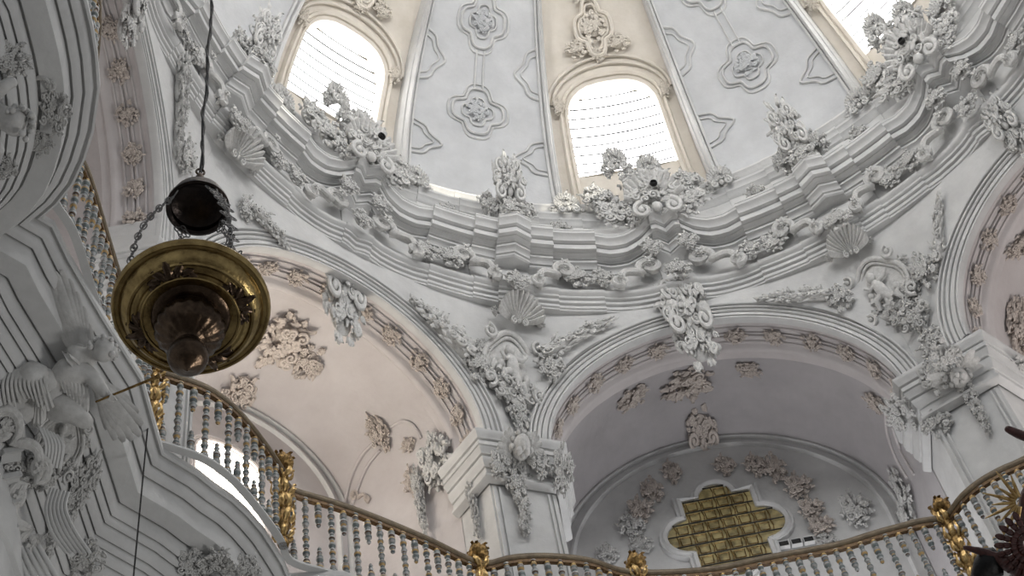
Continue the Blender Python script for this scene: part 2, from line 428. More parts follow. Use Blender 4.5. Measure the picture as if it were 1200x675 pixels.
gprof += [(_d+.01, _z-.5), (_d+.04, _z-.52), (_d+.04, 8.4), (_d+.04, 6.5)]
t = off2(EDGE, .1); sg = 1 if t[10].length > EDGE[10].length else -1
def smoothpoly(E, d):
    return off2(E, d*sg)
mb = MB(); rgs = []
for d, z in gprof:
    rgs.append([Vector((p.x, p.y, z)) for p in smoothpoly(EDGE, d)])
# floor slab on top, back to the outer wall
rgs.insert(0, [Vector((p.x*6.6/p.length, p.y*6.6/p.length, 10.52)) for p in EDGE])
mb.rings(rgs, closed=False)
struct('trim_gallery', mb, M_W, ang=50)
# floor far below
mb = MB(); mb.add([(-14, -14, FL), (14, -14, FL), (14, 14, FL), (-14, 14, FL)], [(0, 1, 2, 3)])
FLO = struct('floor', mb, plaster('marble_floor', (.20, .19, .18), (.42, .40, .38), .35, 1.2), hit=False)
# ------------------------------------------------------------------ carved ornament kit (local x right, y up, z out of the wall)
def leaf(mb, base, d, nrm, L, W, curl=1.0, n=7, lobes=3, thick=.35, bend=0.0):
    base = Vector(base); d = Vector(d).normalized(); nrm = Vector(nrm).normalized(); s_ = d.cross(nrm).normalized(); nrm = s_.cross(d).normalized()
    rg = []
    for i in range(n+1):
        s = i/n
        rise = .55*sin(pi*min(s*1.15, 1))*curl*.5 + .1
        fwd = s if s < .75 else .75+.25*sin((s-.75)*4*pi/2)*.8
        if s > .8: rise += (s-.8)*.9*curl
        c = base + d*L*fwd + nrm*L*rise*.7 + s_*L*bend*s*s
        w = W*(sin(pi*(.1+.84*s))**.5)*(1+.28*cos(2*pi*lobes*s))*(1-.35*s)
        h = W*thick*(1-.5*s)
        rg.append([c-s_*w-nrm*h*.9, c-s_*w*.5+nrm*h*.55, c-nrm*h*.1, c+s_*w*.5+nrm*h*.55, c+s_*w-nrm*h*.9, c-nrm*h*.9])
    mb.rings(rg, True, False, True)
def curl_tube(mb, c, r0, turns, th, start=0, sgn=1, z=0.2, n=26, flat=1.0):
    pts = []; rs = []
    for i in range(n+1):
        s = i/n; a = start+sgn*2*pi*turns*s; r = r0*(1-.82*s)
        pts.append(Vector(c)+Vector((r*cos(a), r*sin(a), z+.18*r0*s))); rs.append(th*(1-.45*s))
    mb.tube(pts, rs, 6); mb.ball(pts[-1], th*1.15, 6)
def foliage(seed, n=46, spread=1.0, aspect=1.0, tall=1.0):
    r = random.Random(seed); mb = MB()
    mb.ball((0, 0, -.02), .5, 12, (1, 1, .42))
    for i in range(n):
        a = r.uniform(0, 2*pi); q = sqrt(r.random())*.74*spread
        p = Vector((q*cos(a), q*sin(a)*aspect, .04+.34*(1-q)*(.4+.6*r.random())))
        da = a+r.uniform(-1.3, 1.3); tl = r.uniform(-.15, .8)
        leaf(mb, p, (cos(da), sin(da)*aspect, tl), (-.3*cos(da), -.3*sin(da), 1), r.uniform(.22, .42)*tall, r.uniform(.10, .165), r.uniform(.9, 2.2), lobes=r.choice((1, 2, 3)), thick=.45, bend=r.uniform(-.7, .7))
    for i in range(12):
        a = r.uniform(0, 2*pi); q = r.uniform(.15, .8)
        curl_tube(mb, (q*cos(a), q*sin(a)*aspect, .22), r.uniform(.11, .2), r.uniform(.9, 1.4), .055, r.uniform(0, 6), r.choice((-1, 1)))
    for i in range(10):
        a = r.uniform(0, 2*pi); q = r.uniform(.1, .85); mb.ball((q*cos(a), q*sin(a)*aspect, .22+.2*(1-q)), r.uniform(.04, .075), 6)
    return mb.mesh('foliage', 60)
def blossom_mesh(k=0):
    mb = MB(); n = 5+k
    for ring, (L, tl, w) in enumerate(((1.0, .25, .34), (.62, .8, .26))):
        for i in range(n):
            a = 2*pi*i/n+ring*.5
            leaf(mb, (0, 0, .1+.15*ring), (cos(a), sin(a), tl), (-cos(a)*.5, -sin(a)*.5, 1), L, w, 1.0, n=5, lobes=1, thick=.3)
    mb.ball((0, 0, .35), .22, 8); return mb.mesh('blossom', 60)
def shell_mesh():
    mb = MB(); n = 13
    for i in range(n):
        a = R(8+164*i/(n-1)); d = Vector((cos(a), sin(a), 0)); s_ = Vector((-sin(a), cos(a), 0)); rg = []
        for k in range(7):
            s = k/6; c = d*(.12+.88*s)+Vector((0, 0, .12+.42*s*s)); w = (.02+.125*s); h = .05+.10*s
            if k == 6: w *= .75; c += Vector((0, 0, -.02))
            rg.append([c-s_*w-Vector((0, 0, h)), c-s_*w*.7+Vector((0, 0, h*.3)), c+Vector((0, 0, h*.8)), c+s_*w*.7+Vector((0, 0, h*.3)), c+s_*w-Vector((0, 0, h))])
        mb.rings(rg, True, False, True)
    return mb.mesh('shell', 60)
def shellbase_mesh():
    mb = MB()
    for sg in (-1, 1): curl_tube(mb, (sg*.42, -.08, .1), .26, 1.3, .09, pi/2, -sg)
    mb.ball((0, .02, .2), .16, 8)
    return mb.mesh('volute', 60)
def spray_mesh(seed):
    r = random.Random(seed); mb = MB()
    mb.tube([(-.95, 0, .02), (-.3, 0, .02), (.9, 0, 0)], [.34, .26, .04], 8)
    for i in range(70):
        s = r.random()**.8; x = -1+2*s; hgt = .55*(1-s)**.6+.12
        y = r.uniform(-1, 1)*hgt*.6; a = r.uniform(-1.2, 1.2)+(.6 if y > 0 else -.6)
        leaf(mb, (x, y, .05+.15*r.random()), (cos(a*.8), sin(a*.8), .25), (0, 0, 1), r.uniform(.18, .34)*(1-.3*s), r.uniform(.06, .10), r.uniform(.6, 1.4), bend=r.uniform(-.5, .5))
    for i in range(5):
        s = i/5; curl_tube(mb, (-.9+1.5*s, r.uniform(-.2, .2), .1), .17*(1-.5*s), 1.1, .045, r.uniform(0, 6), r.choice((-1, 1)))
    return mb.mesh('foliage', 60)
def scroll_mesh():
    """C-S bracket: broad moulded band curling at both ends"""
    mb = MB(); path = []
    for i in range(15):
        a = -pi*.25+2*pi*1.05*(1-i/14); rr = .14+.26*(i/14)
        path.append(Vector((-.55+rr*cos(a), .3+rr*sin(a), .18)))
    lastp = path[-1]
    for i in range(1, 10):
        s = i/9; path.append(lastp.lerp(Vector((.45, -.62, .22)), s)+Vector((.22*sin(pi*s), .28*sin(pi*s), .1*sin(pi*s))))
    e = path[-1]
    for i in range(1, 13):
        a = -pi*.5 - 2*pi*.9*i/12*(-1); rr = .24-.15*i/12
        path.append(Vector((e.x, e.y+.24, .22))+Vector((rr*cos(a), rr*sin(a)-.0, 0)))
    for dx, th in ((0, .115), (.0, .0)):
        if th: mb.tube([p for p in path], [th]*len(path), 7)
    rg = []
    for p in path:
        rg.append([p+Vector((0, 0, .12)), p+Vector((.05, .05, .06)), p+Vector((.04, .04, -.22)), p+Vector((-.04, -.04, -.22)), p+Vector((-.05, -.05, .06))])
    mb.rings(rg, True, False, True)
    return mb.mesh('scroll', 50)
def oval_frame_mesh():
    mb = MB()
    for rr, th in ((1.0, .085), (.86, .05)):
        pts = []
        for i in range(44):
            a = 2*pi*i/44; k = 1+.07*cos(4*a)
            pts.append(Vector((.82*rr*k*cos(a), rr*k*sin(a), .14 if rr == 1 else .1)))
        mb.tube(pts, th, 7, True)
    for sx in (-1, 1):
        for sy in (-1, 1): curl_tube(mb, (sx*.78, sy*.72, .12), .22, 1.2, .07, pi/2*sy, sx*sy)
    return mb.mesh('frame', 60)
def oval_panel_mesh():
    mb = MB(); rg = []
    for k in range(5):
        s = 1-k/4; rg.append([Vector((.8*s*cos(2*pi*i/28), .96*s*sin(2*pi*i/28), .03+.13*(1-s*s))) for i in range(28)])
    mb.rings(rg, True, False, True); return mb.mesh('panel', 60)
def figure_relief_mesh():
    """small carved figures and drapery filling the cartouche"""
    mb = MB(); r = random.Random(3)
    for (x, y, z, q) in ((-.1, .42, .24, .17), (-.38, -.05, .2, .12), (.42, -.28, .2, .12)):
        mb.ball((x, y, z), q, 10, (.9, 1.1, .9))
    mb.tube([(-.1, .3, .2), (-.05, .1, .24), (0, -.2, .24), (.15, -.5, .2)], [.1, .17, .2, .12], 9)
    mb.tube([(-.05, .18, .26), (-.28, .08, .3), (-.42, .25, .3)], [.07, .06, .045], 7)
    mb.tube([(.02, .18, .26), (.28, .2, .3), (.42, .38, .28)], [.07, .06, .045], 7)
    mb.tube([(.02, -.2, .26), (-.3, -.32, .3), (-.38, -.62, .24)], [.12, .1, .06], 8)
    mb.tube([(.42, -.38, .18), (.3, -.5, .24), (.4, -.75, .2)], [.09, .11, .06], 7)
    mb.tube([(-.38, -.12, .18), (-.45, -.3, .2)], [.08, .1], 7)
    for i in range(10):
        x = r.uniform(-.5, .5); y = r.uniform(-.7, .2); leaf(mb, (x, y, .1), (r.uniform(-1, 1), -1, .1), (0, 0, 1), .4, .12, .8, lobes=1)
    return mb.mesh('relief_figures', 60)
def cherub_mesh():
    mb = MB(); mb.ball((0, .05, .38), .34, 12, (.92, 1.05, .95)); mb.ball((0, -.04, .72), .06, 6); mb.ball((-.13, -.1, .62), .12, 8); mb.ball((.13, -.1, .62), .12, 8); mb.ball((0, -.22, .62), .08, 8)
    r = random.Random(5)
    for i in range(26):
        a = r.uniform(-.4, pi+.4); q = .34+.03*r.random(); mb.ball((q*cos(a)*.95, .08+q*sin(a), .35+r.uniform(-.15, .15)), .085, 6)
    for sg in (-1, 1):
        for k in range(6):
            a = R(-25+17*k); leaf(mb, (sg*.25, -.15+.06*k, .15+.02*k), (sg*cos(a), sin(a), .12), (0, 0, 1), .7-.05*k, .11, .4, lobes=0, thick=.3)
    return mb.mesh('cherub_head', 60)
FOL = [foliage(s) for s in (11, 12, 13)]
FOLT = [foliage(s, 40, 1.0, 1.0, 1.15) for s in (21, 22)]
BLO = [blossom_mesh(0), blossom_mesh(1)]
SHELL, SHB, SPRAY, SCROLL = shell_mesh(), shellbase_mesh(), [spray_mesh(31), spray_mesh(32)], scroll_mesh()
OVF, OVP, FIG, CHER = oval_frame_mesh(), oval_panel_mesh(), figure_relief_mesh(), cherub_mesh()
for m in FOL+FOLT+BLO+SPRAY+[SHELL, SHB, SCROLL, OVF, OVP, FIG, CHER]: m.materials.append(M_ORN)
PINKC = {}
def meshm(me, mat):
    if mat is M_ORN: return me
    k = (me.name, mat.name)
    if k not in PINKC:
        c = me.copy(); c.materials.clear(); c.materials.append(mat); PINKC[k] = c
    return PINKC[k]
def part(name, me, parent, M=Matrix.Identity(4), mat=M_ORN):
    o = bpy.data.objects.new(name, meshm(me, mat)); COL.objects.link(o); o.parent = parent; o.matrix_local = M; return o
def TS(x, y, z, s, rz=0): return Matrix.Translation((x, y, z)) @ Matrix.Rotation(rz, 4, 'Z') @ Matrix.Diagonal((s, s, s, 1))
KN = {'clump': ('foliage_cluster', 'ornament'), 'spray': ('foliage_spray', 'ornament'), 'shell': ('shell_ornament', 'ornament'), 'cart': ('cartouche', 'ornament'), 'rose': ('rosette', 'ornament'),
      'scroll': ('scroll_bracket', 'bracket'), 'key': ('keystone_ornament', 'ornament'), 'cherub': ('cherub_ornament', 'sculpture'), 'drop': ('foliage_drop', 'ornament'), 'crest': ('crest_ornament', 'ornament')}
def build(kind, M, label, group=None, mat=M_ORN, seed=0):
    nm, cat = KN[kind]; r = random.Random(seed*7+3)
    root = empty(nm, (0, 0, 0), label, cat, group, M)
    def fol(me, *a): part('foliage', me, root, TS(*a) if a else Matrix.Identity(4), mat)
    def blo(x, y, z, s): part('blossom', BLO[r.randint(0, 1)], root, TS(x, y, z, s, r.uniform(0, 6)), mat)
    if kind == 'clump':
        fol(FOL[seed % 3]); 
        for i in range(6):
            a = r.uniform(0, 2*pi); q = r.uniform(.1, .7); blo(q*cos(a), q*sin(a), .42-.3*q, r.uniform(.17, .27))
    elif kind == 'rose':
        blo(0, 0, .1, .42); fol(FOL[seed % 3], 0, 0, 0, .95)
    elif kind == 'spray':
        fol(SPRAY[seed % 2])
        for i in range(4): blo(-.7+.42*i, r.uniform(-.15, .15), .22, .17*(1-.15*i))
    elif kind == 'shell':
        part('shell', SHELL, root, Matrix.Identity(4), mat); part('volute', SHB, root, TS(0, -.05, .1, .55), mat)
        fol(FOL[0], 0, 1.25, .1, .42); fol(FOL[1], -1.0, .2, .05, .25); fol(FOL[2], 1.0, .2, .05, .25)
    elif kind == 'cart':
        part('frame', OVF, root, Matrix.Identity(4), mat); part('panel', OVP, root, Matrix.Identity(4), mat); part('relief', FIG, root, Matrix.Identity(4), mat)
        for x, y, s in ((-.75, -.6, .42), (.75, -.6, .42), (0, -1.0, .5), (-.9, .3, .25), (.9, .3, .25)): fol(FOL[seed % 3], x, y, .08, s)
        blo(0, -.75, .4, .22)
    elif kind == 'scroll':
        part('scroll', SCROLL, root, Matrix.Identity(4), mat); fol(FOL[1], -.45, .3, .12, .26); blo(.45, -.35, .4, .17); blo(-.5, .32, .45, .2)
    elif kind == 'key':
        fol(FOLT[seed % 2], 0, .35, .25, .8); fol(FOL[0], 0, -.45, .15, .7); part('volute', SHB, root, TS(0, -.1, .3, .9), mat); part('volute', SHB, root, TS(0, .55, .3, .8, pi), mat)
        blo(0, .1, .62, .26); blo(-.3, -.6, .35, .18); blo(.3, -.6, .35, .18)
    elif kind == 'cherub':
        part('cherub_head', CHER, root, Matrix.Identity(4), mat); fol(FOL[0], 0, -.6, .05, .55)
    elif kind == 'drop':
        for k in range(5): fol(FOL[(seed+k) % 3], r.uniform(-.1, .1), .75-.4*k, .1, .6-.08*k)
        for k in range(7): blo(r.uniform(-.3, .3), .85-.29*k, .34, .17)
    elif kind == 'crest':
        part('shell', SHELL, root, TS(0, -.1, .1, .75), mat); fol(FOLT[seed % 2], 0, .25, .1, .75); fol(FOL[1], -.6, -.35, .1, .5); fol(FOL[2], .6, -.35, .1, .5)
        part('volute', SHB, root, TS(0, -.5, .35, .9), mat); blo(0, .25, .55, .2)
    return root
# ray-cast on the real surfaces
TREES = []
DG = bpy.context.evaluated_depsgraph_get(); bpy.context.view_layer.update()
for o in STRUCT:
    mw = o.matrix_world.copy()
    if o.parent: mw = Matrix.Translation(o.parent.location) @ o.matrix_local
    vs = [mw @ v.co for v in o.data.vertices]; TREES.append((o, BVHTree.FromPolygons(vs, [tuple(p.vertices) for p in o.data.polygons])))
def cast(o_, d):
    best = None
    for o, t in TREES:
        h = t.ray_cast(o_, d, 60)
        if h[0] is not None and (best is None or h[3] < best[2]): best = (h[0], h[1], h[3], o)
    return best
def hit(px, py):
    d = ray(px, py); h = cast(CAM, d)
    n = h[1]; n = -n if n.dot(d) > 0 else n
    return h[0], n.normalized()
def frame_at(P, n, rot=0):
    up = Vector((0, 0, 1)) - n*n.z
    if up.length < .25: up = Vector((P.x, P.y, 0)); up = up - n*up.dot(n)
    up.normalize(); x = up.cross(n).normalized()
    M = Matrix((x, up, n)).transposed() @ Matrix.Rotation(rot, 3, 'Z')
    return M
def orn(kind, px, py, w, h, label, rot=0, group=None, mat=M_ORN, seed=None, lift=0.0, depth=None, nrm=None):
    P, n = hit(px, py)
    if nrm is not None: n = nrm.normalized()
    # smooth out the little mouldings: lean to the radial direction for walls
    M3 = frame_at(P, n, R(rot)); X, Y = M3.col[0], M3.col[1]
    e = .05; kx = (proj(P+X*e)-proj(P)).length/e; ky = (proj(P+Y*e)-proj(P)).length/e
    sx = w/kx; sy = h/ky; sz = depth if depth else (sx+sy)*.5*.8
    M = M3.to_4x4() @ Matrix.Diagonal((sx, sy, sz, 1)); M.translation = P + n*lift
    if seed is None: seed = int(px*3+py) % 17
    return build(kind, M, label, group, mat, seed)
def ornz(kind, az, r, z, sx, sy, label, rot=0, group=None, mat=M_ORN, seed=0, sz=None, tilt=0):
    P = PZ(az, r, z); n = Vector((-cos(R(az)), -sin(R(az)), 0)); n = (n*cos(R(tilt)) - Vector((0, 0, sin(R(tilt))))).normalized()
    M3 = frame_at(P, n, R(rot)); M = M3.to_4x4() @ Matrix.Diagonal((sx, sy, sz or (sx+sy)*.4, 1)); M.translation = P
    return build(kind, M, label, group, mat, seed)
radial = lambda az: Vector((-cos(R(az)), -sin(R(az)), 0))
# ------------------------------------------------------------------ spandrel carving
orn('shell', 603, 384, 27, 27, 'scallop shell at the top of the spandrel above the middle pier', depth=.3, lift=.06)
orn('cart', 597, 434, 40, 38, 'oval carved cartouche below the shell above the middle pier')
orn('spray', 517, 388, 48, 26, 'leafy spray left of the middle cartouche, tapering to the left', rot=143)
orn('spray', 678, 397, 46, 24, 'leafy spray right of the middle cartouche, tapering to the right', rot=30)
orn('clump', 557, 432, 20, 22, 'small leaf cluster at the left edge of the middle cartouche')
orn('clump', 646, 432, 20, 22, 'small leaf cluster at the right edge of the middle cartouche')
orn('clump', 600, 468, 34, 26, 'broad leaf cluster directly under the middle cartouche')
orn('drop', 604, 508, 24, 40, 'tapering foliage drop running from middle cartouche down to its capital')
orn('shell', 1000, 303, 25, 26, 'scallop shell at the top of the spandrel above the right pier', depth=.3, lift=.06)
orn('cart', 1036, 340, 40, 35, 'oval cartouche with carved figures below the right shell')
orn('spray', 932, 350, 42, 18, 'leafy spray left of the right cartouche, tapering to the left', rot=160)
orn('spray', 1102, 268, 40, 20, 'leafy spray right of the right cartouche, tapering upward', rot=62)
orn('clump', 1086, 318, 20, 24, 'leaf cluster at the right edge of the right cartouche')
orn('clump', 1076, 372, 26, 24, 'leaf cluster between the right cartouche and the right edge arch')
orn('clump', 985, 352, 18, 18, 'small leaf cluster at the left edge of the right cartouche')
orn('clump', 1098, 402, 24, 22, 'leaf cluster just above the right capital')
orn('shell', 268, 190, 28, 28, 'scallop shell above the hanging lamp canopy', depth=.3, lift=.06)
orn('spray', 318, 270, 30, 18, 'small leafy spray between the lamp chains and the left middle arch', rot=-20)
orn('drop', 205, 128, 16, 60, 'hanging string of foliage beside the far left arch moulding', rot=18)
orn('clump', 214, 185, 20, 20, 'leaf cluster left of the lamp canopy')
orn('clump', 288, 246, 16, 16, 'small leaf cluster right of the lamp canopy')
# keystones
orn('key', 398, 342, 40, 62, 'large carved keystone on the left middle arch', lift=-.05, depth=.3, nrm=radial(112.5))
orn('key', 808, 378, 40, 58, 'large carved keystone on the arch above the lattice window', lift=-.05, depth=.3, nrm=radial(67.5))
orn('key', 1184, 150, 28, 40, 'carved keystone on the arch at the right edge', lift=-.05, depth=.3, nrm=radial(22.5))
orn('key', 148, 14, 26, 40, 'carved keystone on the far left arch at the top edge', lift=-.05, depth=.3, nrm=radial(157.5))
# capital foliage
orn('cherub', 607, 530, 34, 46, 'cherub head with foliage on the middle capital', depth=.28)
orn('clump', 583, 548, 15, 22, 'leaf tuft left of the cherub on the middle capital', lift=.03)
orn('clump', 631, 548, 15, 22, 'leaf tuft right of the cherub on the middle capital', lift=.03)
orn('drop', 607, 590, 26, 40, 'leafy drop hanging from the middle capital on the pilaster face')
orn('clump', 518, 545, 26, 36, 'foliage covering the left corner of the middle capital', lift=.03)
orn('drop', 500, 600, 16, 40, 'pink tinged foliage drop at the far left side of the middle capital', lift=.02)
orn('clump', 655, 556, 16, 36, 'foliage curling round the right corner of the middle capital', lift=.05)
orn('drop', 560, 600, 12, 34, 'thin leafy drop on the left flank of the middle pier')
orn('cherub', 1122, 438, 38, 46, 'cherub head with foliage on the right capital', depth=.28)
orn('clump', 1098, 446, 20, 24, 'leaf tuft left of the cherub on the right capital', lift=.03)
orn('drop', 1146, 478, 22, 34, 'leafy drop hanging below the right capital')
orn('clump', 1062, 478, 24, 26, 'foliage on the left corner of the right capital', lift=.06)
orn('clump', 1100, 500, 22, 18, 'low leaf cluster under the left corner of the right capital')
orn('clump', 1188, 392, 18, 40, 'pinkish foliage beside the right edge arch foot', mat=M_PINKO)
orn('clump', 1196, 430, 16, 18, 'leaf cluster at the far right end of the right capital')
# intrados rosettes
def rosettes(g, n, lo, hi, grp, lab, skip=()):
    ri = ROG[g]-AW[g]
    for i in range(n):
        th = R(lo+(hi-lo)*i/(n-1))
        if i in skip: continue
        P = PL(g, AP+.22, CO[g]+(ri+.035)*cos(th), Z0+(ri+.035)*ZSC[g]*sin(th))
        nn, tt = frame(g); nrm = -(tt*cos(th)+Vector((0, 0, sin(th))))
        al = (tt*-sin(th)+Vector((0, 0, cos(th)))).normalized(); x = al.cross(nrm).normalized()
        M = Matrix((x, al, nrm)).transposed().to_4x4() @ Matrix.Diagonal((.125, .15, .13, 1)); M.translation = P
        build('rose', M, lab, grp, M_PINKO, i)
rosettes(67.5, 13, 8, 172, 'rosettes under the arch above the lattice window', 'small carved rosette on the underside of the arch above the lattice window')
rosettes(112.5, 13, 4, 176, 'rosettes under the left middle arch', 'small carved rosette on the underside of the arch right of the lamp')
rosettes(22.5, 11, 6, 174, 'rosettes under the right edge arch', 'small carved rosette on the underside of the right edge arch')
rosettes(157.5, 13, 4, 176, 'rosettes under the far left arch', 'small carved rosette on the underside of the far left arch')
for g in NAMES:                                                     # thin stems linking the rosettes
    ri = ROG[g]-AW[g]; mb = MB()
    for da in (-.02, .02): mb.tube([PL(g, AP+.22+da, CO[g]+(ri+.03)*cos(R(t)), Z0+(ri+.03)*ZSC[g]*sin(R(t))) for t in range(2, 179, 4)], .012, 5)
    for a in (.13, .31): mb.tube([PL(g, AP+a, CO[g]+(ri+.037)*cos(R(t)), Z0+(ri+.037)*ZSC[g]*sin(R(t))) for t in range(0, 181, 3)], .012, 5)
    trim(mb, M_PINK, hit=False)
# ------------------------------------------------------------------ frieze and cornice carving, repeated round the ring
SIDE = {90: 'above the middle pier', 45: 'above the right pier', 135: 'above the lamp', 0: 'at the right picture edge', 180: 'at the top left edge'}
MIDL = {67.5: 'below the middle dome window', 112.5: 'below the left dome window', 22.5: 'below the right dome window', 157.5: 'at the top left corner'}
for s, c in enumerate((45, 90, 135, 180)):
    if c != 180:
        ornz('clump', c, 4.52, 16.05, .18, .2, 'leaf crest across the ring mouldings '+SIDE[c], seed=s)
    ornz('key', c, 4.34, 17.55, .27, .62, 'tall acanthus crest standing on the cornice point '+SIDE[c], seed=s, sz=.34, tilt=12)
    ornz('clump', c, 4.20, 17.05, .19, .2, 'leaf boss on the front of the cornice point '+SIDE[c], seed=s+4, sz=.16)
    for sg, nm in ((-1, 'right'), (1, 'left')):
        ornz('scroll', c+sg*5.0, 4.57, 16.31, .32*sg, .40, 'S-shaped scroll in the frieze just %s of the axis %s' % (nm, SIDE[c]), sz=.28)
        ornz('clump', c+sg*8.9, 4.58, 16.31, .17, .22, 'blossom cluster in the frieze, %s of the S scrolls %s' % (nm, SIDE[c]), seed=s+2)
        ornz('crest', c+SH+sg*11.2, 4.66, 18.0, .2, .34, 'leafy crest at the dome rib foot, %s side %s' % (nm, SIDE[c]), seed=s+1, sz=.2)
        ornz('clump', c+sg*8.2, 4.60, 17.35, .15, .2, 'leafy lump on the ledge, %s side %s' % (nm, SIDE[c]), seed=s+4, sz=.2)
        ornz('clump', c+sg*2.6, 4.40, 17.35, .16, .3, 'leaf mass at the tall acanthus crest, %s side, %s' % (nm, SIDE[c]), seed=s+6, sz=.25)
for s, c in enumerate((22.5, 67.5, 112.5, 157.5)):
    for sg, nm in ((-1, 'right'), (1, 'left')):
        ornz('clump', c+sg*10.2, 4.58, 16.31, .17, .2, 'leaf cluster in the frieze %s of centre %s' % (nm, MIDL[c]), seed=s+3)
        ornz('scroll', c+sg*6.0, 4.57, 16.32, -.36*sg, .38, 'curled scroll in the frieze, %s half %s' % (nm, MIDL[c]), sz=.26)
        ornz('clump', c+sg*2.6, 4.46, 16.66, .15, .2, 'blossom cluster under the cornice, %s of centre %s' % (nm, MIDL[c]), seed=s)
        ornz('clump', c+.8+sg*5.0, 4.40, 17.35, .30, .36, 'leaf cluster beside the cornice cartouche, %s side, %s' % (nm, MIDL[c]), seed=s+1, sz=.2)
        ornz('crest', c+1.4+sg*2.3, 4.50, 18.65 if sg > 0 else 18.35, .19, .42, 'upright leafy finial, %s one of the pair %s' % (nm, MIDL[c]), seed=s+2, sz=.25)
        ornz('clump', c+1+sg*6.6, 4.55, 17.95, .24, .34, 'upper leaf cluster beside the finials, %s side, %s' % (nm, MIDL[c]), seed=s+3, sz=.24)
        ornz('clump', c+.8+sg*1.7, 4.40, 17.95, .2, .3, 'leaf mass in the cartouche top, %s half, %s' % (nm, MIDL[c]), seed=s+7, sz=.3)
    ornz('clump', c, 4.52, 16.22, .17, .2, 'leaf boss in the middle of the frieze '+MIDL[c], seed=s+5)
    ornz('crest', c+.5, 4.32, 17.42, .44, .56, 'big carved cartouche crowning the cornice gap '+MIDL[c], seed=s, sz=.3, tilt=10)
    # the round black rope hole in the cartouche
    P = PZ(c+.3, 4.02, 17.32); mb = MB(); n = Vector((cos(R(c)), sin(R(c)), 0)); M = frame_at(P, -n)
    mb.rings([[Vector((rr*cos(2*pi*k/12), rr*1.2*sin(2*pi*k/12), zz)) for k in range(12)] for rr, zz in ((.001, 0), (.028, .0), (.036, .02), (.045, .0), (.04, -.02))])
    M4 = M.to_4x4(); M4.translation = P
    o = link('rope_hole', mb, M_BLACK, None, M=M4); tag(o, 'round black hole in the cartouche '+MIDL[c], 'hole')
# ------------------------------------------------------------------ relief lines on the dome panels and window bays
def quad_outline(c, e, wu_, we):
    pts = []
    for i in range(48):
        a = 2*pi*i/48; k = 1+.16*cos(4*a)-.05*cos(8*a)
        pts.append((c+wu_*k*cos(a), e+we*k*sin(a)))
    return pts
def relief(mb, pts, r, rad, th, loop=True): mb.tube([SP(a, e, r-rad*0) for a, e in pts], th, 6, loop)
for s, c0 in enumerate((45, 90, 135, 180)):
    c = c0+SH; mb = MB()
    for e, wu_, we in ((25.3, 3.8, 3.7), (41, 3.9, 4.0)):
        relief(mb, quad_outline(c, e, wu_, we), 4.885, 0, .018); relief(mb, quad_outline(c, e, wu_*1.18, we*1.22), 4.893, 0, .014); relief(mb, quad_outline(c, e, wu_*.62, we*.62), 4.885, 0, .012)
    for du in (-.7, .7):
        relief(mb, [(c+du, e) for e in lin(29.6, 36.2, 5)], 4.89, 0, .014, False); relief(mb, [(c+du*1.5, e) for e in lin(44.8, 60, 6)], 4.89, 0, .014, False)
    for sg in (-1, 1):
        for e, ue, we in ((33, 3.4, 4.4), (17.5, 4.0, 3.4), (50, 3.4, 4)):
            pts = [(c+sg*(10.3-ue*(sin(pi*k/16)**.6)*(1+.18*cos(4*pi*k/16))), e-we+2*we*k/16) for k in range(17)]
            relief(mb, pts, 4.888, 0, .017, False)
            relief(mb, [(c+sg*(10.3-(abs(c+sg*10.3-a))*.72), e+(b-e)*.75) for a, b in pts], 4.888, 0, .011, False)
    trim(mb, M_W, hit=False)
    for e, k in ((25.5, 'lower'), (41, 'upper')):
        P = SP(c, e, 4.88); n = (Vector((0, 0, DC))-P).normalized(); M = frame_at(P, n).to_4x4() @ Matrix.Diagonal((.17, .19, .07, 1)); M.translation = P
        build('clump', M, 'relief leaves in the %s dome panel medallion %s' % (k, SIDE[c0]), None, M_DOME, s)
for s, g0 in enumerate((22.5, 67.5, 112.5)):
    c = g0+SH; mb = MB()
    relief(mb, quad_outline(c+.4, 41.2, 3.2, 4.2), 5.03, 0, .028); relief(mb, quad_outline(c+.4, 41.2, 2.5, 3.3), 5.04, 0, .018)
    for off in (0, 1.2):
        relief(mb, [(c+(WH+2.2+off*.6)*cos(pi*k/20), 29.2+(6.2+off)*sin(pi*k/20)) for k in range(21)], 5.08, 0, .026, False)
    trim(mb, M_CREAM, hit=False)
    for (du, e, w, h, lb) in ((.4, 41.2, .19, .26, 'cream carved leaves inside the medallion'), (.4, 36.6, .13, .12, 'small cream leaf knot at the crown of the dome window'), (-3.6, 38, .17, .15, 'cream leaf curl right of the medallion'), (4.2, 38, .17, .15, 'cream leaf curl left of the medallion'), (.4, 46.5, .25, .14, 'cream leaf crest on top of the medallion'), (8.7, 28.6, .10, .16, 'cream leaf knot at the left arch foot'), (-8.7, 28.6, .10, .16, 'cream leaf knot at the right arch foot')):
        P = SP(c+du, e, 5.06); n = (Vector((0, 0, DC))-P).normalized(); M = frame_at(P, n).to_4x4() @ Matrix.Diagonal((w, h, .11, 1)); M.translation = P
        build('clump', M, lb+', '+{22.5: 'right', 67.5: 'middle', 112.5: 'left'}[g0]+' dome window', None, M_CREAM, s+int(e))
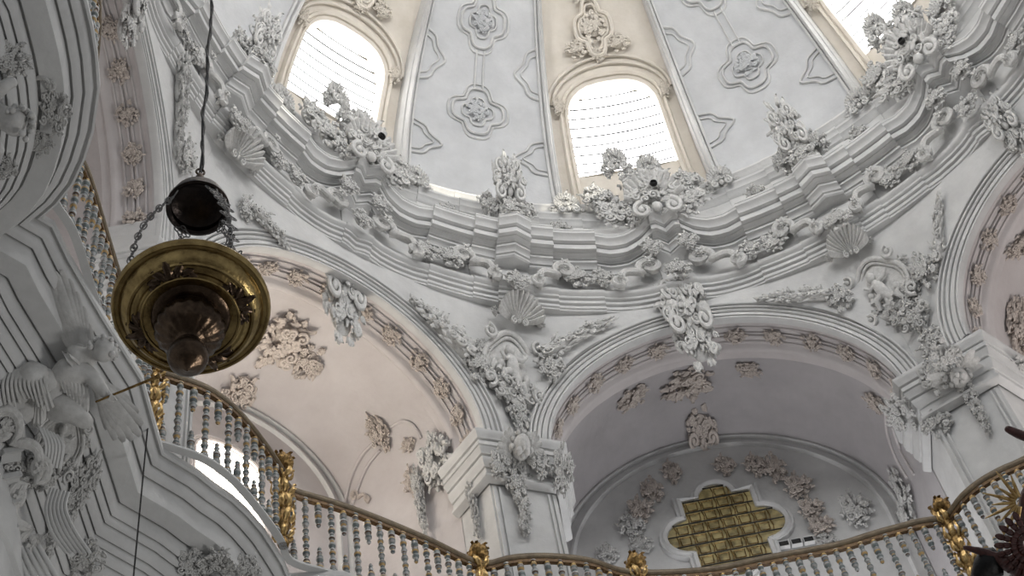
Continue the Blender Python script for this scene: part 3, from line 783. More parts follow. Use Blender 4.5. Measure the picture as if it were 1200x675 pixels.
# ------------------------------------------------------------------ carving inside the ambulatory bays
PK = dict(mat=M_PINKO)
orn('clump', 326, 396, 40, 42, 'large rose tinted leaf cluster on the vault right of the lamp', **PK)
orn('clump', 361, 422, 22, 26, 'small rose tinted leaf cluster on the vault below the left keystone', **PK)
orn('clump', 278, 462, 24, 30, 'rose tinted leaf cluster on the vault just under the lamp', **PK)
orn('clump', 446, 508, 15, 28, 'tan leaf cluster at the crown of the small side arch', **PK)
orn('scroll', 424, 583, 14, 16, 'small curled scroll low on the vault left of the middle pier', **PK)
orn('clump', 480, 522, 12, 10, 'tiny tan blossom beside the middle capital', **PK)
orn('clump', 486, 566, 14, 20, 'tan blossoms hanging left of the middle capital', **PK)
orn('clump', 805, 446, 36, 20, 'mauve leaf cluster on the vault behind the keystone above the lattice window', **PK)
orn('clump', 738, 464, 22, 14, 'mauve leaf cluster left of the keystone on the dark vault', **PK)
orn('clump', 877, 430, 18, 12, 'mauve leaf cluster right of the keystone on the dark vault', **PK)
orn('key', 824, 518, 28, 44, 'carved knot at the crown of the lunette above the lattice window', lift=.02, depth=.16, **PK)
gar = [(788, 556, 14, 16), (850, 548, 16, 14), (886, 548, 16, 16), (908, 552, 16, 20), (935, 572, 20, 18), (950, 598, 18, 16), (962, 618, 18, 16), (765, 578, 15, 18), (750, 600, 18, 18), (741, 620, 20, 18), (752, 640, 16, 14), (970, 636, 16, 12)]
for i, (x, y, w, h) in enumerate(gar):
    side = 'left' if x < 825 else 'right'
    orn('clump', x, y, w, h, 'garland cluster on the wall %s of the lattice window, %s' % (side, {0: 'beside the arch knot', 1: 'nearest the arch knot', 2: 'second from the arch knot', 3: 'third from the arch knot', 4: 'above the large bend', 5: 'at the bend', 6: 'below the bend', 7: 'upper of the column', 8: 'widest of the column', 9: 'lower of the column', 10: 'just above the handrail', 11: 'last above the handrail'}[i]), mat=M_PINKO if i < 9 else M_ORN)
orn('clump', 1002, 600, 22, 26, 'round grey flower cluster on the wall left of the gilded right newel')
orn('clump', 1068, 598, 26, 22, 'grey leaf cluster beside the gilded right newel')
orn('clump', 712, 652, 16, 14, 'grey leaf cluster low on the wall right of the middle pier')
orn('clump', 1030, 472, 12, 20, 'small mauve leaf knot on the vault left of the right capital', **PK)
orn('clump', 1056, 566, 12, 22, 'thin leaf knot low on the vault side left of the right pier')
orn('clump', 1193, 285, 14, 28, 'rose leaf cluster on the vault of the right edge bay, upper', **PK)
orn('clump', 1186, 372, 14, 26, 'rose leaf cluster on the vault of the right edge bay, lower', **PK)
def cast_tube(mb, pxs, th, lift=.01):
    pts = []
    for (x, y) in pxs:
        P, n = hit(x, y); pts.append(P+n*lift)
    mb.tube(pts, th, 6)
def sm(pts, k=4):
    out = []
    for i in range(len(pts)-1):
        p0 = pts[max(i-1, 0)]; p1 = pts[i]; p2 = pts[i+1]; p3 = pts[min(i+2, len(pts)-1)]
        for j in range(k):
            t = j/k; out.append(tuple(.5*((2*p1[a])+(-p0[a]+p2[a])*t+(2*p0[a]-5*p1[a]+4*p2[a]-p3[a])*t*t+(-p0[a]+3*p1[a]-3*p2[a]+p3[a])*t**3) for a in range(len(p1))))
    out.append(tuple(pts[-1])); return out
mb = MB()
cast_tube(mb, sm([(404, 592), (412, 560), (424, 535), (438, 520)]), .022); cast_tube(mb, sm([(414, 592), (422, 566), (432, 545), (446, 528)]), .018)
cast_tube(mb, sm([(458, 500), (474, 494), (486, 500), (494, 514)]), .018)
cast_tube(mb, sm([(1038, 480), (1040, 505), (1050, 535), (1064, 560)]), .018); cast_tube(mb, sm([(1045, 478), (1048, 503), (1058, 532), (1072, 556)]), .014)
trim(mb, M_PINK, hit=False)
# lattice window in the back wall
n67, t67 = frame(67.5)
def W6(t, z, out=0): return PL(67.5, 6.5-out, t, z)
def lattice_outline(o, n=10):
    """quatrefoil cross: round lobes top, bottom and sides with square shoulders between"""
    cx, cz = .085, 14.22; rl_ = .19; sq = .38; sh_ = .50; rs = .30; L = []
    def arc_(x, z, r, a0, a1):
        for k in range(n+1):
            a = R(a0+(a1-a0)*k/n); L.append((cx+x+(r+o)*cos(a), cz+z+(r+o)*sin(a)))
    tz = .56
    arc_(.0, tz, rl_, 0, 180)
    L.append((cx-rl_-o, cz+tz+o)) if False else None
    L.append((cx-sq-o, cz+tz+o)); L.append((cx-sq-o, cz+.28+o*.5))
    arc_(-sq+.02, 0, .27, 95, 265)
    L.append((cx-sq-o, cz-.28-o*.5)); L.append((cx-sq-o, cz-tz-o))
    arc_(.0, -tz, rl_, 180, 360)
    L.append((cx+sq+o, cz-tz-o)); L.append((cx+sq+o, cz-.28-o*.5))
    arc_(sq-.02, 0, .27, -85, 85)
    L.append((cx+sq+o, cz+.28+o*.5)); L.append((cx+sq+o, cz+tz+o))
    return L
M_AMB, nt, bs = new_mat('amber_lattice_glass')
N = nt.nodes; Lk = nt.links
tc = N.new('ShaderNodeTexCoord'); nz = N.new('ShaderNodeTexNoise'); nz.inputs['Scale'].default_value = 9; cr = N.new('ShaderNodeValToRGB')
cr.color_ramp.elements[0].color = (.10, .08, .035, 1); cr.color_ramp.elements[1].color = (.27, .22, .10, 1); cr.color_ramp.elements[0].position = .35; cr.color_ramp.elements[1].position = .65
Lk.new(tc.outputs['Object'], nz.inputs['Vector']); Lk.new(nz.outputs['Fac'], cr.inputs['Fac']); Lk.new(cr.outputs['Color'], bs.inputs['Base Color']); Lk.new(cr.outputs['Color'], bs.inputs['Emission Color'])
bs.inputs['Emission Strength'].default_value = .35; bs.inputs['Roughness'].default_value = .3
mb = MB(); O = lattice_outline(0); ce = W6(.085, 14.22, .03); vs = [ce]+[W6(t, z, .03) for t, z in O]; k = len(O)
mb.add(vs, [(0, 1+i, 1+(i+1) % k) for i in range(k)])
wl = struct('window_lattice', mb, M_AMB, hit=False)
mb = MB(); mb.rings([[W6(t, z, d) for t, z in lattice_outline(o)] for o, d in ((-.015, .02), (-.01, .06), (.03, .075), (.05, .05), (.075, .055), (.085, 0))], True)
link('window_frame', mb, M_W, wl)
# lattice bars kept inside the outline
def inside(t, z):
    P = lattice_outline(-.01); c = False; j = len(P)-1
    for i in range(len(P)):
        if (P[i][1] > z) != (P[j][1] > z) and t < (P[j][0]-P[i][0])*(z-P[i][1])/(P[j][1]-P[i][1])+P[i][0]: c = not c
        j = i
    return c
mb = MB(); mb2 = MB()
def runs(fn, a, b, n=120):
    cur = []; out = []
    for i in range(n+1):
        s = a+(b-a)*i/n; t, z = fn(s)
        if inside(t, z): cur.append((t, z))
        elif cur: out.append(cur); cur = []
    if cur: out.append(cur)
    return [r_ for r_ in out if len(r_) > 2]
for i in range(9):
    z = 13.55+.17*i
    for r_ in runs(lambda s: (s, z), -.7, .9): mb.tube([W6(*r_[0], .05), W6(*r_[-1], .05)], .008, 5)
for i in range(9):
    z = 13.55+.17*i
    for j in range(10):
        t = -.63+.165*j; q = [(t-.05, z+.03), (t+.05, z+.03), (t+.055, z+.14), (t-.055, z+.14)]
        if all(inside(*p) for p in q): mb2.tube([W6(*p, .045) for p in q], .007, 4, True)
        for dx in (.083,):
            if inside(t+dx, z+.02) and inside(t+dx, z+.15): mb2.tube([W6(t+dx, z, .045), W6(t+dx-.015, z+.085, .045), W6(t+dx, z+.17, .045)], .006, 4)
link('horizontal_bar', mb, M_BLACK, wl); link('lattice_lead', mb2, M_GOLDD, wl)
# three small dark vents beside the lattice
for i in range(3):
    P, n = hit(919+14.5*i, 641-2.6*i); M = frame_at(P, n).to_4x4(); M.translation = P
    mb = MB(); mb.box((0, 0, .02), (.10, .075, .05)); o = link('dark_vent', mb, M_BLACK, None, M=M)
    f = MB(); 
    for q in ((-.052, 0, .008, .085), (.052, 0, .008, .085), (0, .042, .11, .006), (0, -.042, .11, .006)): f.box((q[0], q[1], .03), (q[2], q[3], .05))
    link('vent_frame', f, M_W, o)
    tag(o, ['left', 'middle', 'right'][i]+' one of three small dark vents right of the lattice window', 'vent')
# arched window in the left bay
mb = MB(); c_, w_, z1 = .36, .36, 14.25
ol = [(c_+w_, 12.8)]+[(c_+w_*cos(R(a)), z1-.18+.22*sin(R(a))) for a in range(0, 181, 12)]+[(c_-w_, 12.8)]
mb.add([PL(112.5, 6.47, t, z) for t, z in ol], [tuple(range(len(ol)))])
wb = struct('window_left_bay', mb, M_PANEW, hit=False)
mb = MB(); 
for d, th in ((.02, .02), (.07, .015)):
    mb.tube([PL(112.5, 6.45, c_+(t-c_)*(1+d*1.6), z+d) for t, z in ol], th, 6)
link('window_frame', mb, M_PINK, wb)
mb = MB()
for z in (13.2, 13.5, 13.8, 14.1): mb.tube([PL(112.5, 6.44, c_-w_, z), PL(112.5, 6.44, c_+w_, z)], .008, 4)
for t in (-.12, .12): mb.tube([PL(112.5, 6.44, c_+t, 12.8), PL(112.5, 6.44, c_+t, 14.2)], .006, 4)
link('glazing_bar', mb, M_GREY, wb)
# ------------------------------------------------------------------ balustrade
def band_mat():
    m, nt, b = new_mat('painted_baluster_bands'); N = nt.nodes; L = nt.links
    tc = N.new('ShaderNodeTexCoord'); sx = N.new('ShaderNodeSeparateXYZ'); L.new(tc.outputs['Object'], sx.inputs['Vector'])
    oi = N.new('ShaderNodeObjectInfo')
    mu = N.new('ShaderNodeMath'); mu.operation = 'MULTIPLY'; mu.inputs[1].default_value = 7.3; L.new(sx.outputs['Z'], mu.inputs[0])
    ad = N.new('ShaderNodeMath'); ad.operation = 'ADD'; L.new(mu.outputs[0], ad.inputs[0]); L.new(oi.outputs['Random'], ad.inputs[1])
    fr = N.new('ShaderNodeMath'); fr.operation = 'FRACT'; L.new(ad.outputs[0], fr.inputs[0])
    cr = N.new('ShaderNodeValToRGB'); cr.color_ramp.interpolation = 'CONSTANT'; e = cr.color_ramp.elements
    cols = [(0, (.17, .20, .20)), (.22, (.34, .34, .33)), (.36, (.13, .155, .16)), (.52, (.46, .31, .13)), (.66, (.24, .25, .245)), (.80, (.11, .065, .04)), (.88, (.45, .46, .46))]
    e[0].position = 0; e[0].color = (*cols[0][1], 1); e[1].position = cols[1][0]; e[1].color = (*cols[1][1], 1)
    for p, c in cols[2:]:
        x = e.new(p); x.color = (*c, 1)
    L.new(fr.outputs[0], cr.inputs['Fac']); L.new(cr.outputs['Color'], b.inputs['Base Color']); b.inputs['Roughness'].default_value = .3
    return m
M_BAND = band_mat()
def bal_prof(H, n):
    pr = [(.012, 0), (.034, .0), (.034, .02)]; z = .03
    r = random.Random(n); k = 0
    while z < H-.05:
        h = (.045, .028, .06, .028)[k % 4]; q = (.027, .018, .030, .019)[k % 4]
        pr += [(.014, z), (q*.85, z+h*.2), (q, z+h*.5), (q*.85, z+h*.8), (.014, z+h)]; z += h+.004; k += 1
    pr += [(.014, H-.02), (.028, H-.01), (.028, H)]
    return pr
mb = MB(); mb.lathe(bal_prof(.80, 1), 10); BAL = mb.mesh('baluster', 50); BAL.materials.append(M_BAND)
mb = MB(); mb.lathe([(.004, -.27), (.016, -.255), (.02, -.24), (.01, -.225), (.026, -.20), (.03, -.18), (.012, -.155), (.03, -.13), (.03, -.09), (.014, -.07), (.03, -.05), (.03, -.01), (.02, 0)], 10); PEN = mb.mesh('pendant', 50); PEN.materials.append(M_BAND)
mb = MB(); mb.lathe([(.03, 0), (.03, .05), (.014, .07), (.03, .10), (.028, .14), (.012, .16), (.022, .19), (.01, .21), (.018, .23), (.004, .26)], 10); FIN = mb.mesh('finial', 50); FIN.materials.append(M_BAND)
mb = MB(); mb.ball((0, 0, 0), .027, 8, (1, 1, .8)); BEAD = mb.mesh('gilt_bead', 60); BEAD.materials.append(M_GOLD)
RL = [Vector(p) for p in sm([tuple(p) for p in sorted(RAIL, key=lambda p: degrees(atan2(p.y, p.x)) % 360)], 5)]
CUM = [0]
for a, b in zip(RL, RL[1:]): CUM.append(CUM[-1]+(b-a).length)
def at_len(s):
    s = max(0, min(CUM[-1]-1e-6, s))
    for i in range(len(CUM)-1):
        if CUM[i] <= s <= CUM[i+1]:
            f = (s-CUM[i])/max(CUM[i+1]-CUM[i], 1e-9); return RL[i].lerp(RL[i+1], f), (RL[i+1]-RL[i]).normalized()
    return RL[-1], (RL[-1]-RL[-2]).normalized()
def near_len(px, py):
    q = on_z(px, py, ZR); return min(range(len(RL)), key=lambda i: (RL[i]-q).length)
NEW = [(1108, 607), (748, 672), (562, 661), (331, 555), (181, 433)]
NS = sorted(CUM[near_len(*p)] for p in NEW)
bounds = [0]+NS+[CUM[-1]]
BL = ['right edge stretch of gilded gallery balustrade rising past the right pier', 'gallery balustrade stretch running in front of the lattice window bay', 'short gallery balustrade stretch at the foot of the middle pier', 'gallery balustrade stretch sloping down left of the middle pier', 'steep curved gallery balustrade stretch just under the lamp', 'gallery balustrade stretch behind the angel and the lamp at the left']
for k in range(len(bounds)-1):
    s0, s1 = bounds[k], bounds[k+1]; p0 = at_len((s0+s1)/2)[0]
    root = empty('balustrade', (p0.x, p0.y, ZE+.02), BL[k], 'balustrade', 'stretches of the gallery balustrade'); off = Vector((p0.x, p0.y, ZE+.02))
    n = max(2, int((s1-s0)/.104)); mb = MB(); mb2 = MB(); rg = []; rg2 = []; rg3 = []
    m = max(6, int((s1-s0)/.06))
    for i in range(m+1):
        p, t = at_len(s0+(s1-s0)*i/m); t = Vector((t.x, t.y, 0)).normalized(); q = Vector((t.y, -t.x, 0)); p = Vector((p.x, p.y, 0))-off
        def sec(L): return [p+q*x+Vector((0, 0, z)) for x, z in L]
        rg.append(sec([(-.034, ZR-.02), (-.024, ZR-.035), (.024, ZR-.035), (.034, ZR-.02), (.034, ZR+.01), (.024, ZR+.03), (-.024, ZR+.03), (-.034, ZR+.01)]))
        rg2.append(sec([(-.018, ZR-.07), (.018, ZR-.07), (.02, ZR-.035), (-.02, ZR-.035)]))
        rg3.append(sec([(-.03, ZE+.02), (.03, ZE+.02), (.025, ZE+.05), (-.025, ZE+.05)]))
    mb.rings(rg, True, False, True); link('handrail', mb, M_RAIL, root)
    mb2.rings(rg2, True, False, True); link('under_rail', mb2, M_UNDER, root)
    mb3 = MB(); mb3.rings(rg3, True, False, True); link('bottom_rail', mb3, M_W, root)
    for i in range(1, n):
        p, t = at_len(s0+(s1-s0)*i/n); b0 = Vector((p.x, p.y, 0))-off
        part_ = lambda nm, me, z: (lambda o: (COL.objects.link(o), setattr(o, 'parent', root), setattr(o, 'location', b0+Vector((0, 0, z)))))(bpy.data.objects.new(nm, me))
        part_('gilt_bead', BEAD, ZR-.082)
        if i % 2: part_('baluster', BAL, ZE+.05)
        else:
            part_('pendant', PEN, ZR-.09); part_('finial', FIN, ZE+.05)
    # (beads hang just proud of the under rail)
NLAB = {1108: 'gilded carved newel post at the right, beside the right pier', 748: 'gilded newel post right of the middle pier at the bottom edge', 562: 'gilded newel post at the left foot of the middle pier', 331: 'gilded newel post at the corner below and right of the lamp', 181: 'gilded newel post directly below the lamp beside the angel'}
mb = MB()
mb.lathe([(.05, 0), (.06, .03), (.05, .06), (.03, .09), (.045, .16), (.075, .24), (.08, .32), (.05, .42), (.035, .47), (.06, .52), (.07, .60), (.055, .70), (.035, .76), (.05, .82), (.06, .88), (.045, .94), (.03, .98), (.05, 1.02), (.03, 1.06)], 12)
NEWB = mb.mesh('post', 50); NEWB.materials.append(M_GOLDD)
r5 = random.Random(5); mb = MB()
for z, n, L in ((.08, 6, .13), (.25, 7, .17), (.45, 6, .14), (.62, 7, .16), (.85, 6, .13)):
    for i in range(n):
        a = 2*pi*i/n+z*5; leaf(mb, (.045*cos(a), .045*sin(a), z), (cos(a)*.35, sin(a)*.35, 1), (cos(a), sin(a), 0), L, .038, 1.3, bend=r5.uniform(-.3, .3))
NEWL = mb.mesh('carved_leaves', 60); NEWL.materials.append(M_GOLD)
mb = MB()
for i in range(9):
    a = 2*pi*i/9; leaf(mb, (.02*cos(a), .02*sin(a), 1.0), (cos(a)*.4, sin(a)*.4, 1), (cos(a), sin(a), .2), .15, .05, 1.8, bend=r5.uniform(-.4, .4))
mb.ball((0, 0, 1.16), .045, 8)
NEWT = mb.mesh('leaf_finial', 60); NEWT.materials.append(M_GOLDD)
for (x, y) in NEW:
    p = on_z(x, y, ZR); root = empty('newel_post', (p.x, p.y, ZE+.02), NLAB[x], 'newel post', 'newel posts of the gallery balustrade'); root.scale = (.8, .8, .96)
    pst = part('post', NEWB, root, Matrix.Identity(4)); part('carved_leaves', NEWL, pst, Matrix.Identity(4)); part('leaf_finial', NEWT, pst, Matrix.Identity(4))
# ------------------------------------------------------------------ hanging lamp
LP = CAM+ray(224, 362)*8.0
lamp = empty('sanctuary_lamp', LP, 'large tarnished brass hanging lamp with wide dish and dark canopy', 'lamp')
def lp(name, mb, mat, par=lamp, ang=40): return link(name, mb, mat, par, ang)
mb = MB(); mb.lathe([(.300, .035), (.315, .045), (.338, .03), (.345, .012), (.338, -.006), (.325, -.012), (.312, -.01), (.300, -.03), (.292, -.045), (.27, -.062), (.235, -.078), (.225, -.075), (.215, -.082), (.20, -.082), (.17, -.075), (.165, -.05), (.165, .02), (.28, .03)], 64)
lp('dish', mb, M_BRASS)
mb = MB(); mb.tube([(.268*cos(2*pi*k/64), .268*sin(2*pi*k/64), -.066) for k in range(64)], .010, 6, True); mb.tube([(.333*cos(2*pi*k/64), .333*sin(2*pi*k/64), -.01) for k in range(64)], .008, 6, True)
mb.tube([(.208*cos(2*pi*k/64), .208*sin(2*pi*k/64), -.086) for k in range(64)], .007, 6, True)
lp('moulded_ring', mb, M_BRASS)
mb = MB()
for j in range(4):
    a0 = pi/4+j*pi/2+.25
    mb = MB(); mb.ball((.225*cos(a0), .225*sin(a0), -.078), .03, 8, (1, 1, .4))
    for sg in (-3, -2, -1, 0, 1, 2, 3):
        a = a0+sg*.11; leaf(mb, (.218*cos(a), .218*sin(a), -.080), (cos(a+sg*.45), sin(a+sg*.45), .28), (cos(a)*.3, sin(a)*.3, -1), .085-.012*abs(sg), .022, .5, thick=.25, bend=sg*.15)
    lp('applied_leaf', mb, M_BRONZE)
mb = MB(); rg = []
for (r, z) in ((.17, -.075), (.16, -.085), (.125, -.09), (.12, -.11), (.142, -.13), (.152, -.16), (.145, -.195), (.115, -.228), (.07, -.25), (.045, -.262), (.04, -.275)):
    fl = .025 if .05 < r < .16 and z < -.12 else 0
    rg.append([Vector((r*(1+fl*cos(18*2*pi*k/108))*cos(2*pi*k/108), r*(1+fl*cos(18*2*pi*k/108))*sin(2*pi*k/108), z)) for k in range(108)])
mb.rings(rg, True, False, True); lp('gadrooned_bowl', mb, M_BRONZE, ang=60)
mb = MB(); mb.lathe([(.035, -.27), (.05, -.28), (.06, -.29), (.045, -.30), (.062, -.312), (.083, -.345), (.088, -.375), (.080, -.41), (.055, -.44), (.02, -.458), (.012, -.47), (.004, -.478)], 32); lp('pendant_knob', mb, M_BRONZE)
CH = .90
mb = MB(); mb.lathe([(.03, CH+.17), (.06, CH+.16), (.10, CH+.13), (.128, CH+.085), (.138, CH+.04), (.150, CH+.02), (.152, CH+.0), (.140, CH-.006), (.128, CH+.005), (.126, CH+.04), (.09, CH+.07), (.0015, CH+.075)], 48)
can = lp('canopy', mb, M_BLACK); can.data.materials[0] = metal('blackened_bronze', (.008, .006, .006), (.045, .035, .03), .3, 10, .9)
mb = MB(); mb.lathe([(.03, CH+.16), (.035, CH+.19), (.016, CH+.21), (.028, CH+.24), (.012, CH+.27), (.022, CH+.31), (.008, CH+.35)], 14); mb.tube([(.02*cos(2*pi*k/14), 0, CH+.37+.03*sin(2*pi*k/14)) for k in range(14)], .006, 6, True)
lp('suspension_knob', mb, M_BRONZE)
az0 = atan2(C_F.y, C_F.x)
for j in range(4):
    a = az0+pi/4+j*pi/2+.05; mb = MB(); p0 = Vector((.315*cos(a), .315*sin(a), .04)); p1 = Vector((.125*cos(a), .125*sin(a), CH+.0)); n = 15
    for i in range(n):
        s = (i+.5)/n; c = p0.lerp(p1, s)+Vector((cos(a), sin(a), 0))*.05*sin(pi*s); ax = (p1-p0).normalized(); sd = Vector((-sin(a), cos(a), 0))
        od = sd.cross(ax).normalized(); L = .036
        if i % 2:
            mb.tube([c+ax*L*1.1*sin(t)+od*.014*cos(t) for t in [2*pi*q/12 for q in range(12)]], .0035, 5, True)
        else:
            mb.tube([c+(ax*sin(t)+sd*cos(t))*L*(1+.22*cos(4*t)) for t in [2*pi*q/24 for q in range(24)]], .0035, 5, True)
            for w4 in range(4):
                t4 = pi/4+w4*pi/2; mb.tube([c+(ax*sin(t4)+sd*cos(t4))*L*.5+(ax*sin(t)+sd*cos(t))*L*.34 for t in [2*pi*q/10 for q in range(10)]], .0028, 4, True)
        mb.ball(c, .008, 6)
    lp('chain', mb, M_CHAIN)
mb = MB(); top = 14.6
pts = [(0, 0, CH+.35)]
for i in range(1, 60):
    z = CH+.35+(top-CH-.35)*i/59; pts.append((.006*sin(i*1.7)*(1 if i < 59 else 0), .006*cos(i*2.3), z))
mb.tube(pts, .008, 6)
mb.tube([(p[0]+.009*sin(i*.9), p[1]+.009*cos(i*.9), p[2]) for i, p in enumerate(sm(pts, 4))], .006, 5)
lp('rope', mb, M_BLACK)
# thin wire hanging in front of the gallery mouldings
P, n = hit(172, 512); P = P+n*.05-C_F*.1; mb = MB(); mb.tube([(0, 0, .3), (0, 0, -4), (0, 0, -12+FL*0)], .006, 5)
o = link('hanging_wire', mb, M_BLACK, None, M=Matrix.Translation(P)); tag(o, 'thin dark wire hanging over the gallery mouldings at lower left', 'wire')
# ------------------------------------------------------------------ figures
def W(px, py, d): return CAM+ray(px, py)*d
def skin_body(name, J, E, parent, mat, org, lv=2):
    me = bpy.data.meshes.new(name); me.from_pydata([Vector(j[0])-org for j in J], E, [])
    o = bpy.data.objects.new(name, me); COL.objects.link(o); o.parent = parent; me.materials.append(mat)
    m = o.modifiers.new('skin', 'SKIN'); m.use_smooth_shade = True
    for i, j in enumerate(J):
        sv = me.skin_vertices[0].data[i]; sv.radius = (j[1], j[1]*.92); sv.use_root = (i == 0)
    s = o.modifiers.new('sub', 'SUBSURF'); s.levels = lv; s.render_levels = lv
    return o
D0 = (hit(105, 440)[0]-CAM).length-.16; K = FPX/D0
org = W(60, 480, D0)
ang = empty('angel', org, 'white stucco angel with spread wings blowing a gilded trumpet on the gallery edge', 'sculpture')
def Q(px, py, dd=0): return W(px, py, D0+dd)
J = [(Q(52, 462), 17/K), (Q(68, 450, -.02), 18/K), (Q(84, 434, -.05), 20/K), (Q(97, 422, -.06), 17/K), (Q(108, 416, -.07), 8/K), (Q(116, 411, -.12), 14/K), (Q(125, 409, -.14), 15/K),
     (Q(104, 436, -.12), 11/K), (Q(114, 450, -.15), 10/K), (Q(123, 461, -.18), 7/K), (Q(128, 466, -.19), 5/K),
     (Q(88, 408, .02), 10/K), (Q(96, 400, .0), 7/K),
     (Q(66, 472, -.06), 15/K), (Q(82, 482, -.10), 14/K), (Q(97, 491, -.10), 12/K), (Q(108, 500, -.08), 8/K),
     (Q(38, 474, .0), 16/K), (Q(22, 486, -.06), 13/K), (Q(10, 512, -.02), 8/K)]
E_ = [(0, 1), (1, 2), (2, 3), (3, 4), (4, 5), (5, 6), (2, 7), (7, 8), (8, 9), (9, 10), (3, 11), (11, 12), (0, 13), (13, 14), (14, 15), (15, 16), (0, 17), (17, 18), (18, 19)]
skin_body('body', J, E_, ang, M_ORN, org)
mb = MB(); h = Q(122, 409, -.08)-org; rr = random.Random(2)
for i in range(34):
    px = 104+rr.random()*27; py = 394+rr.random()*6+abs(px-121)**1.6*.09; p = Q(px, py, -.14+rr.uniform(-.04, .06))-org; mb.ball(p, 3.6/K*rr.uniform(.7, 1.2), 6)
mb.ball(Q(134, 412, -.13)-org, 2.2/K, 6)
link('hair', mb, M_ORN, ang, 60)
mb = MB(); mb.ball(Q(122, 410, -.14)-org, 14.5/K, 16, (.95, .95, 1.08)); mb.ball(Q(129, 413, -.15)-org, 10/K, 12); mb.ball(Q(139, 411, -.16)-org, 2.6/K, 6); mb.ball(Q(137, 417, -.16)-org, 2.4/K, 6); mb.ball(Q(134, 420, -.17)-org, 3/K, 6); mb.ball(Q(131, 415, -.205)-org, 4.5/K, 8); mb.ball(Q(136, 405, -.16)-org, 2.8/K, 6); link('head', mb, M_ORN, ang, 60)
vd = C_F
def wing(nm, root, tips, w, par):
    mb = MB()
    for i, (tx, ty, L) in enumerate(tips):
        b = Q(root[0]+(i*1.3), root[1]+i*.8, .02+.008*i)-org; e = Q(tx, ty, .08)-org; leaf(mb, b, e-b, -vd, (e-b).length*L, w/K, .35, n=8, lobes=0, thick=.22)
        for q in (.55, .35): leaf(mb, b-vd*.02, e-b, -vd, (e-b).length*L*q, w*1.1/K, .5, n=6, lobes=0, thick=.3)
    link(nm, mb, M_ORN, par, 60)
wing('wing', (92, 412), [(56, 352, 1), (57, 338, 1), (60, 325, 1), (66, 314, 1), (74, 312, 1), (82, 322, 1), (90, 338, 1), (98, 356, 1), (106, 374, .9)], 6.5, ang)
wing('wing', (112, 448), [(168, 512, 1), (172, 500, .97), (158, 518, 1), (148, 520, 1), (138, 520, .97), (168, 488, .92), (160, 474, .85), (128, 512, .9)], 7, ang)
mb = MB()
for i in range(16):
    x = 2+i*4.2; y = 452+8*sin(i*.7)+abs(i-7)*1.6; b = Q(x, y-14, -.06)-org; e = Q(x-3+rr.uniform(-6, 6), y+36, -.02)-org; leaf(mb, b, e-b, -vd, (e-b).length, 7/K, .8, n=8, lobes=1, thick=.5, bend=rr.uniform(-.2, .2))
for i in range(7):
    b = Q(70+i*5, 428+i*4, -.1)-org; e = Q(78+i*4, 462+i*4, -.1)-org; leaf(mb, b, e-b, -vd, (e-b).length, 4.5/K, .6, n=6, lobes=0, thick=.4)
cpt = []
for (x, y, q, dd) in ((8, 462, 17, -.05), (22, 452, 21, -.08), (38, 446, 22, -.08), (52, 448, 17, -.06), (4, 478, 13, -.08), (14, 486, 8, -.12)): mb.ball(Q(x, y, dd)-org, q/K, 14)
for i in range(12):
    t = i/11; mb.tube(sm([tuple(Q(4+46*t, 434+6*abs(t-.6), -.14)-org), tuple(Q(-2+56*t, 452, -.21)-org), tuple(Q(2+60*t, 474+8*sin(t*9), -.16)-org)]), 1.7/K, 5)
link('drapery', mb, M_ORN, ang, 60)
mb = MB(); a = Q(112, 471, -.2)-org; b = Q(188, 440, -.3)-org; mb.tube([a, a.lerp(b, .8), a.lerp(b, .93), b], [.007, .010, .013, .024], 8); 
tr = link('trumpet', mb, M_GOLDD, ang); tr['label'] = 'gilded trumpet'
mb = MB()
for k in range(5):
    p = Q(127+k*1.2, 465-k*.3, -.205-.006*k)-org; q = Q(131+k*1.4, 462+k*1.6, -.235)-org; r_ = Q(127+k*1.3, 469+k*.4, -.225)-org; mb.tube([p, p.lerp(q, .6), q, r_], [1.7/K, 1.6/K, 1.4/K, 1.1/K], 6)
link('fingers', mb, M_ORN, ang, 60)
# putto on the near gallery soffit, top left
D1 = (hit(20, 140)[0]-CAM).length-.16; K1 = FPX/D1
def Q1(px, py, dd=0): return W(px, py, D1+dd)
org = Q1(0, 140); put = empty('putto', org, 'round faced stucco putto among curling leaves at the upper left edge', 'sculpture')
J = [(Q1(-20, 128), 20/K1), (Q1(-6, 134), 14/K1), (Q1(8, 140, -.04), 15/K1), (Q1(20, 144, -.07), 19/K1), (Q1(30, 148, -.08), 14/K1), (Q1(-8, 112, -.04), 10/K1), (Q1(6, 100, -.07), 8/K1), (Q1(20, 94, -.05), 6/K1), (Q1(-14, 160, 0), 12/K1), (Q1(0, 184, -.05), 10/K1)]
skin_body('body', J, [(0, 1), (1, 2), (2, 3), (3, 4), (0, 5), (5, 6), (6, 7), (0, 8), (8, 9)], put, M_ORN, org)
mb = MB()
for i in range(40):
    a = rr.uniform(-2.4, .6); q = rr.uniform(14, 19); mb.ball(Q1(21+q*cos(a), 142+q*sin(a)*.95, -.08+rr.uniform(-.05, .05))-org, 3.8/K1*rr.uniform(.7, 1.2), 6)
link('hair', mb, M_ORN, put, 60)
mb = MB()
for (x, y, d, q) in ((36, 154, -.12, 3.5), (30, 163, -.12, 4), (39, 148, -.10, 3), (26, 156, -.16, 4.5)): mb.ball(Q1(x, y, d)-org, q/K1, 6)
link('face', mb, M_ORN, put, 60)
V = lambda *a: Vector(a)
